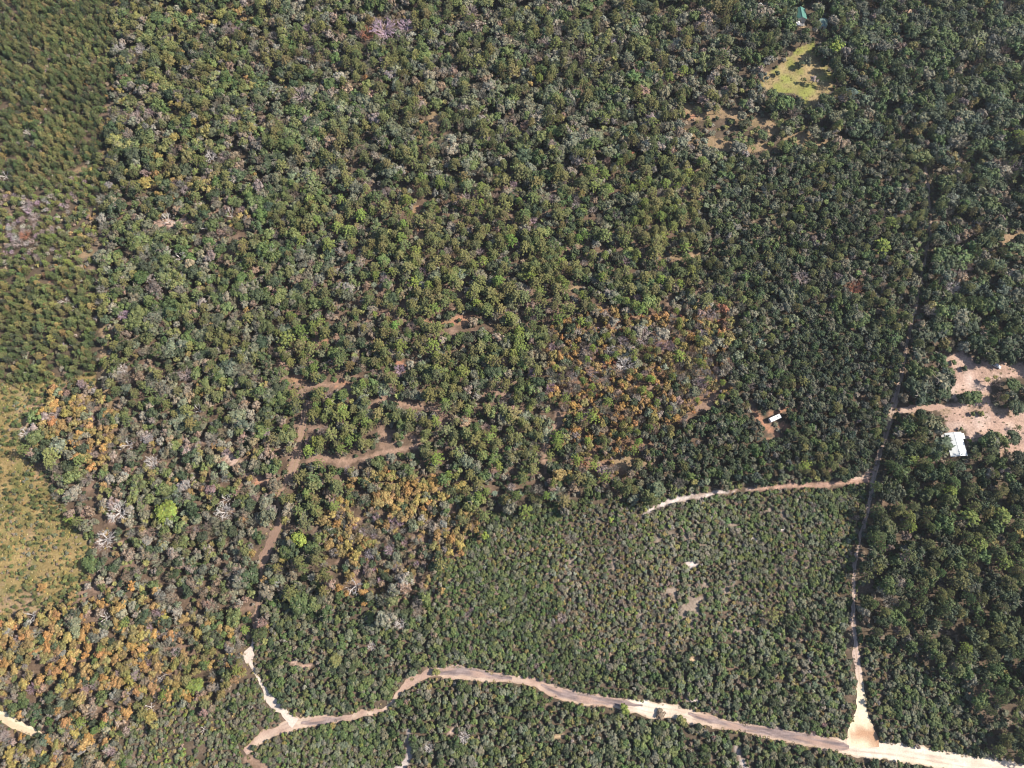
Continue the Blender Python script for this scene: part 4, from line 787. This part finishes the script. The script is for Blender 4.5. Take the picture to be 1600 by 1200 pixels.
def plant(kind, x, y, r, h, c, pi, rot, label, group, parts=True):
    p = PROTO[kind][pi]; s = (r/p['r0']*random.uniform(.85, 1.18), r/p['r0']*random.uniform(.85, 1.18), h/p['h0']); nm = NAMES[kind]
    if parts:
        key = (kind, pi)
        if key not in made:
            e = bpy.data.objects.new(nm, None); cr = bpy.data.objects.new('crown', p['crown']); tk = bpy.data.objects.new('trunk', p['trunk_mesh'])
            made[key] = (e, cr, tk); cur = made[key]
        else: cur = tuple(o.copy() for o in made[key])
        e, cr, tk = cur
        for o in cur: ROOT.objects.link(o)
        cr.parent = e; tk.parent = e
        cr['tint'] = [float(q) for q in c]
        if kind in ('bare','dead'): tk['tint'] = [float(q) for q in c]
    else:
        e = bpy.data.objects.new(nm, p['whole']); ROOT.objects.link(e); e['tint'] = [float(q) for q in c]
    e.location = (x, y, -.02); e.rotation_euler = (0, 0, rot); e.scale = s
    e['label'] = label; e['category'] = CAT[kind]
    if group: e['group'] = group
    elif 'group' in e: del e['group']
    return e
for kind, u, v, r, h, t, lab in LONE:
    x, y = ground(u, v, h*.65)
    if lab is None: continue
    plant(kind, float(x), float(y), r, h, A(TINT[t])*(1.0 if t != 'lime' else .95), random.choice((0, 1, 2, 3, 6, 8)) if kind == 'oak' else random.randrange(len(PROTO[kind])), random.uniform(0, 6.28), lab, GROUP[kind], parts=kind != 'scrub')
for kind, u, v, r, h, t, lab in BARE:
    if lab is None: continue
    x, y = ground(u, v, h*.6)
    plant(kind, float(x), float(y), r, h, TINT[t], random.randrange(len(PROTO[kind])), random.uniform(0, 6.28), lab, GROUP[kind])
# dead log on the plantation floor
lone_n = {}
for it in LONE+BARE:
    if it[-1]: lone_n[it[0]] = lone_n.get(it[0], 0)+1

for kind in PROTO:
    rows = P.rows[kind]
    if not rows: continue
    D = {k: np.concatenate([r[k] for r in rows]) for k in rows[0]}
    u, v = pixel(D['x'], D['y'], D['h']*.6)
    cap = 298-lone_n.get(kind, 0) if kind not in ('tuft',) else 0
    depth = D['y']*ST+(CAM_H-D['h']*.6)*CT
    vis = (u > 8) & (u < 1592) & (v > 8) & (v < 1192)
    score = np.where(vis, D['r']/depth, 0)
    order = np.argsort(-score); top = order[:cap]
    rest = np.setdiff1d(np.arange(len(u)), top)
    # every label counts outwards from a landmark among ALL the plants of the same kind and colour
    if cap:
        d2 = (u[:, None]-LU)**2+(v[:, None]-LV)**2; near = d2.argmin(1); dd = d2.min(1)
        ang = np.degrees(np.arctan2(-(v-LV[near]), u-LU[near])) % 360; sec = (np.round(ang/45).astype(int)) % 8
        keys = {}
        for i in np.argsort(dd):
            if vis[i]: keys.setdefault((near[i], sec[i], D['tn'][i]), []).append(i)
        rank = {}
        for k, L in keys.items():
            for j, i in enumerate(L): rank[i] = j
        seen2 = {}
        for i in top:
            j = rank[i]; w = TWORD[D['tn'][i]]
            if j < len(ORD): lab = '%s %s, %s of its colour %s the %s' % (w, WHAT[kind], ORD[j], DIRW[sec[i]], LAND[near[i]][0])
            else:
                d2i = d2[i].copy(); d2i[near[i]] = 1e12; n2_ = int(d2i.argmin()); k2 = (near[i], n2_, D['tn'][i]); j2 = seen2.get(k2, 0); seen2[k2] = j2+1
                lab = '%s %s between %s and %s, %s' % (w, WHAT[kind], LAND[near[i]][0], LAND[n2_][0], 'broadest second-broadest third-broadest fourth-broadest fifth-broadest sixth-broadest seventh-broadest eighth-broadest ninth-broadest one-of-several-narrower'.split()[min(j2, 9)])
            lw = lab.split()
            if len(lw) > 16: lab = lab.replace(' of its colour', '')
            if len(lab.split()) > 16: lab = lab.replace(' crown,', ',').replace('up and ', 'upper ').replace('down and ', 'lower ')
            if len(lab.split()) > 16: lab = lab.replace(' in the canopy well', '').replace(' in the plot', '').replace(' at the top middle', ' at top')
            if len(lab.split()) > 16: lab = ' '.join(lab.replace('upper ', '').replace('lower ', '').split()[:16])
            plant(kind, float(D['x'][i]), float(D['y'][i]), float(D['r'][i]), float(D['h'][i]), D['c'][i], int(D['p'][i]), float(D['rot'][i]), lab, GROUP[kind], parts=kind not in ('scrub', 'tuft'))
    R_ = {k: D[k][rest] for k in D}
    mass({'oak':'oak_forest','pine':'pine_forest','sapling':'young_pine_forest','autumn':'autumn_forest','palm':'palm_vegetation','bare':'leafless_forest','dead':'deadwood','scrub':'scrub_vegetation','tuft':'dry_grass'}[kind],
         kind, R_, {'oak':'oak canopy filling the forest between the larger crowns','pine':'pine canopy mixed through the forest','sapling':'small young pines filling the plantation','autumn':'small orange and khaki autumn crowns in the woods','palm':'small palms among the oaks','bare':'small grey leafless crowns across the forest','dead':'dead wood','scrub':'low dense scrub oak thicket covering the ground','tuft':'dry straw coloured grass in the open field'}[kind], 'vegetation')
mass('undergrowth', 'scrub', UNDER, 'dark undergrowth of shrubs below the trees', 'vegetation')

# ------------------------------------------------------------------ buildings and vehicles
def flat_mat(name, c, rough=.6, metal=0.0, spec=.3):
    m, nt, b = new_mat(name); b.inputs['Base Color'].default_value = (*c, 1); b.inputs['Roughness'].default_value = rough; b.inputs['Metallic'].default_value = metal; b.inputs['Specular IOR Level'].default_value = spec
    return m
M_WHITE_ROOF = noisy_mat('white_roof_metal', (.44,.455,.455), (.52,.53,.525), .6, .5)
M_GREEN_ROOF = noisy_mat('green_roof_metal', (.065,.155,.13), (.085,.19,.16), .8, .5)
M_PALE_ROOF = noisy_mat('pale_green_roof_metal', (.17,.25,.225), (.22,.30,.27), .8, .5)
M_WALL = noisy_mat('painted_wall', (.55,.50,.44), (.63,.58,.52), 1.5)
M_GLASS = flat_mat('window_glass', (.03,.04,.05), .1, 0, .6)
M_DOOR = flat_mat('door_paint', (.20,.12,.08), .6)
M_WHITE = noisy_mat('white_paint', (.48,.48,.48), (.56,.56,.56), 1.5, .4)
M_TYRE = flat_mat('tyre_rubber', (.02,.02,.02), .9)
M_CONC = noisy_mat('porch_slab', (.40,.37,.34), (.52,.48,.44), 2)
def poly_mesh(name, verts, faces, mat, parent=None):
    me = bpy.data.meshes.new(name); me.from_pydata([tuple(map(float, p)) for p in verts], [], faces); me.update(); me.materials.append(mat)
    o = bpy.data.objects.new(name, me); ROOT.objects.link(o)
    if parent: o.parent = parent
    return o
BF = [(0,3,2,1),(4,5,6,7),(0,1,5,4),(1,2,6,5),(2,3,7,6),(3,0,4,7)]
def boxm(name, x0, x1, y0, y1, z0, z1, mat, parent=None):
    return poly_mesh(name, [(x0,y0,z0),(x1,y0,z0),(x1,y1,z0),(x0,y1,z0),(x0,y0,z1),(x1,y0,z1),(x1,y1,z1),(x0,y1,z1)], BF, mat, parent)
def root(name, x, y, rz, label, cat, group=None):
    e = bpy.data.objects.new(name, None); ROOT.objects.link(e); e.location = (float(x), float(y), .03); e.rotation_euler = (0, 0, rz); e['label'] = label; e['category'] = cat
    if group: e['group'] = group
    return e
def slope(name, x0, x1, y0, y1, z0, z1, mat, parent, th=.12):
    """one roof slope from the eave (x0, z0) to the ridge (x1, z1)"""
    v = [(x0,y0,z0),(x1,y0,z1),(x1,y1,z1),(x0,y1,z0)]
    v += [(a,b,c+th) for a,b,c in v]
    return poly_mesh(name, v, [(0,1,2,3),(4,7,6,5),(0,4,5,1),(1,5,6,2),(2,6,7,3),(3,7,4,0)], mat, parent)
def gable_house(name, u, v, rz, w, l, hw, hr, mroof, label, wins=2, over=.5, seam=.9, door=True):
    x, y = ground(u, v, hw+.5); e = root(name, x, y, rz, label, 'house')
    W, L = w/2, l/2
    poly_mesh('wall', [(-W,-L,0),(W,-L,0),(W,L,0),(-W,L,0),(-W,-L,hw),(W,-L,hw),(W,L,hw),(-W,L,hw),(0,-L,hr-.15),(0,L,hr-.15)],
              [(0,1,5,8,4),(2,3,7,9,6),(1,2,6,5),(3,0,4,7),(0,3,2,1)], M_WALL, e)
    k = (hr-hw)/W; ze = hw-k*over+.02
    for s in (-1, 1):
        r = slope('roof', s*(W+over), 0, -L-over, L+over, ze, hr+.02, mroof, e)
        seams = []
        n = int((l+2*over)/seam); F = []; V = []
        for i in range(1, n):
            yy = -L-over+i*(l+2*over)/n
            for (xx, zz) in ((s*(W+over), ze+.125), (s*.12, hr+.145-k*.12)): V += [(xx,yy-.03,zz),(xx,yy+.03,zz),(xx,yy+.03,zz+.06),(xx,yy-.03,zz+.06)]
            b = len(V)-8; F += [(b+j, b+(j+1) % 4, b+4+(j+1) % 4, b+4+j) for j in range(4)]+[(b,b+1,b+2,b+3),(b+4,b+5,b+6,b+7)]
        sm = poly_mesh('roof_seam', V, F, mroof, r); sm['kind'] = 'stuff'
    poly_mesh('ridge_cap', [(-.3,-L-over,hr+.10),(0,-L-over,hr+.26),(.3,-L-over,hr+.10),(-.3,L+over,hr+.10),(0,L+over,hr+.26),(.3,L+over,hr+.10)], [(0,1,4,3),(1,2,5,4),(0,2,1),(3,4,5),(0,3,5,2)], mroof, e)
    for s in (-1, 1):
        for i in range(wins):
            yy = (i-(wins-1)/2)*l/wins*.8
            f = boxm('window', min(s*(W+.003), s*(W+.07)), max(s*(W+.003), s*(W+.07)), yy-.6, yy+.6, 1.0, 2.1, M_WHITE, e)
            boxm('pane', min(s*(W+.073), s*(W+.085)), max(s*(W+.073), s*(W+.085)), yy-.5, yy+.5, 1.1, 2.0, M_GLASS, f)
    if door: boxm('door', -.5, .5, -L-.07, -L-.003, .05, 2.15, M_DOOR, e)
    return e
hs = gable_house('white_roof_house', 1494.5, 694, math.radians(4.5), 8.8, 13.0, 2.7, 3.7, M_WHITE_ROOF, 'long building with a bright white metal roof beside the sandy yard', 3)
slope('lean_to_roof', 6.6, 4.95, 3.0, 6.2, 2.1, 2.35, M_WHITE_ROOF, hs, .1); boxm('post', 6.3,6.42,5.9,6.02,0,2.1, M_WALL, hs); boxm('post', 6.3,6.42,3.2,3.32,0,2.1, M_WALL, hs)
slope('lean_to_roof', -6.7, -5.0, 3.8, 6.4, 2.0, 2.3, M_CONC, hs, .1); boxm('post', -6.5,-6.38,6.0,6.12,0,2.0, M_WALL, hs)
gh = gable_house('green_roof_house', 1251, 21, math.radians(2), 7.4, 8.6, 3.6, 5.6, M_GREEN_ROOF, 'small house with a steep teal green metal roof near the top edge', 2, .4, .8)
boxm('porch', -3.6, 3.2, -7.4, -4.4, .02, .35, M_CONC, gh)
slope('porch_roof', 0, 0, 0, 0, 0, 0, M_WHITE, gh) if False else boxm('porch_roof', -3.9, -.9, -8.6, -5.2, 2.5, 2.62, M_WHITE, gh)
for px, py in ((-3.7,-8.4),(-1.1,-8.4)): boxm('post', px-.06, px+.06, py-.06, py+.06, .05, 2.5, M_WALL, gh)
gable_house('storage_shed', 1287, 35, math.radians(-12), 5.0, 6.8, 2.4, 3.2, M_PALE_ROOF, 'shed with a pale green roof half hidden by trees right of the green roofed house', 1, .3, .7)
gable_house('garden_shed', 1190, 9, math.radians(20), 4.6, 4.2, 2.2, 2.9, M_WHITE_ROOF, 'small white roofed shed between trees left of the green roofed house', 1, .3, .7)

# travel trailer
x, y = ground(1211.5, 653, 2.4); tr = root('travel_trailer', x, y, math.radians(24), 'white travel trailer parked on red soil in a small clearing', 'trailer')
L, W = 3.7, 1.25
prof = [(-L,.7),(-L+.1,.55),(L-.5,.55),(L,1.0),(L,1.9),(L-.5,2.75),(-L+.25,2.8),(-L,2.5)]
V = [(a,-W,b) for a,b in prof]+[(a,W,b) for a,b in prof]; n = len(prof)
poly_mesh('body', V, [tuple(range(n)), tuple(range(2*n-1, n-1, -1))]+[(i, (i+1) % n, n+(i+1) % n, n+i)[::-1] for i in range(n)], M_WHITE, tr)
boxm('roof_vent', -.4,.3,-.35,.35,2.79,2.95, M_CONC, tr); boxm('air_conditioner', 1.4,2.4,-.4,.4,2.77,3.05, M_WHITE, tr)
for s in (-1, 1):
    for wx in (-2.2, 0.3, 2.0): boxm('window', wx-.5, wx+.5, min(s*(W+.003), s*(W+.03)), max(s*(W+.003), s*(W+.03)), 1.5, 2.2, M_GLASS, tr)
boxm('door', -1.4,-.7,-W-.035,-W-.004,.7,2.4, M_CONC, tr)
boxm('tow_bar', L+.002, L+1.1, -.08, .08, .5, .62, M_TYRE, tr)
def wheel(px, py, r, w, parent):
    V = []; F = []; n = 16
    for k in range(n):
        a = 2*math.pi*k/n
        for yy in (py-w/2, py+w/2): V.append((px+math.cos(a)*r, yy, r+math.sin(a)*r))
    F = [(2*k, 2*k+1, (2*k+3) % (2*n), (2*k+2) % (2*n)) for k in range(n)]+[tuple(range(0, 2*n, 2)), tuple(range(2*n-1, 0, -2))]
    return poly_mesh('wheel', V, F, M_TYRE, parent)
for s in (-1, 1):
    for wx in (-.9, -.1): wheel(wx, s*(W-.05), .36, .24, tr)
# white parked pickup in the yard
x, y = ground(1557.5, 571, 1.2); pk = root('pickup_truck', x, y, math.radians(-32), 'white pickup truck parked among bushes on the upper yard', 'truck')
def prism(name, prof, w0, w1, mat, parent):
    n = len(prof); V = [(a,-w0 if i < 99 else 0,b) for i,(a,b) in enumerate(prof)]+[(a,w0,b) for a,b in prof]
    return poly_mesh(name, V, [tuple(range(n)), tuple(range(2*n-1, n-1, -1))]+[(i, (i+1) % n, n+(i+1) % n, n+i)[::-1] for i in range(n)], mat, parent)
prism('body', [(-2.7,.45),(2.65,.45),(2.7,.8),(2.5,1.05),(1.15,1.15),(.55,1.75),(-.75,1.78),(-.85,1.1),(-2.7,1.08)], .93, 0, M_WHITE, pk)
boxm('cargo_bed', -2.6,-.95,-.78,.78,1.083,1.10, M_TYRE, pk)
poly_mesh('windscreen', [(1.17,-.8,1.17),(1.17,.8,1.17),(.60,.72,1.74),(.60,-.72,1.74)], [(0,1,2,3)], M_GLASS, pk)
for s in (-1, 1):
    boxm('side_window', -.6,.5, min(s*.933, s*.945), max(s*.933, s*.945), 1.2, 1.65, M_GLASS, pk)
    boxm('headlight', 2.62, 2.72, min(s*.6, s*.88), max(s*.6, s*.88), .72, .88, M_CONC, pk)
    for wx in (-1.7, 1.7): wheel(wx, s*.86, .38, .25, pk)
# bleached trunk lying in the plantation
x, y = ground(116, 541, .3)
V = []; F = []; n = 8
for i, (t, r) in enumerate(((-3.2,.30),(-1,.28),(1.2,.22),(3.4,.10))):
    for k in range(n): V.append((t, math.cos(k*math.pi/4)*r+.12*math.sin(t), r+math.sin(k*math.pi/4)*r))
F = [(i*n+k, i*n+(k+1) % n, (i+1)*n+(k+1) % n, (i+1)*n+k) for i in range(3) for k in range(n)]+[tuple(range(n)), tuple(range(4*n-1, 3*n-1, -1))]
lg = poly_mesh('fallen_log', V, F, noisy_mat('bleached_wood', (.45,.40,.37), (.6,.55,.52), 3)); lg.location = (float(x), float(y), .05); lg.rotation_euler = (0, 0, math.radians(-20)); lg['label'] = 'bleached log lying in the lower plantation'; lg['category'] = 'log'
print('plants', {k: sum(len(r['x']) for r in v) for k, v in P.rows.items()}, 'under', len(UNDER['x']))

# ------------------------------------------------------------------ the thin haze of a November day over the woods
hz = boxm('haze', -6200, 6200, -6200, 6200, -1.0, CAM_H+20, bpy.data.materials.new('haze_air'))
hz['kind'] = 'stuff'; hm = hz.data.materials[0]; hm.use_nodes = True; hm.node_tree.nodes.clear()
ho = hm.node_tree.nodes.new('ShaderNodeOutputMaterial'); hv = hm.node_tree.nodes.new('ShaderNodeVolumePrincipled')
hv.inputs['Color'].default_value = (.80, .88, 1.0, 1); hv.inputs['Density'].default_value = 0.00004; hv.inputs['Anisotropy'].default_value = .3
hm.node_tree.links.new(hv.outputs[0], ho.inputs['Volume'])
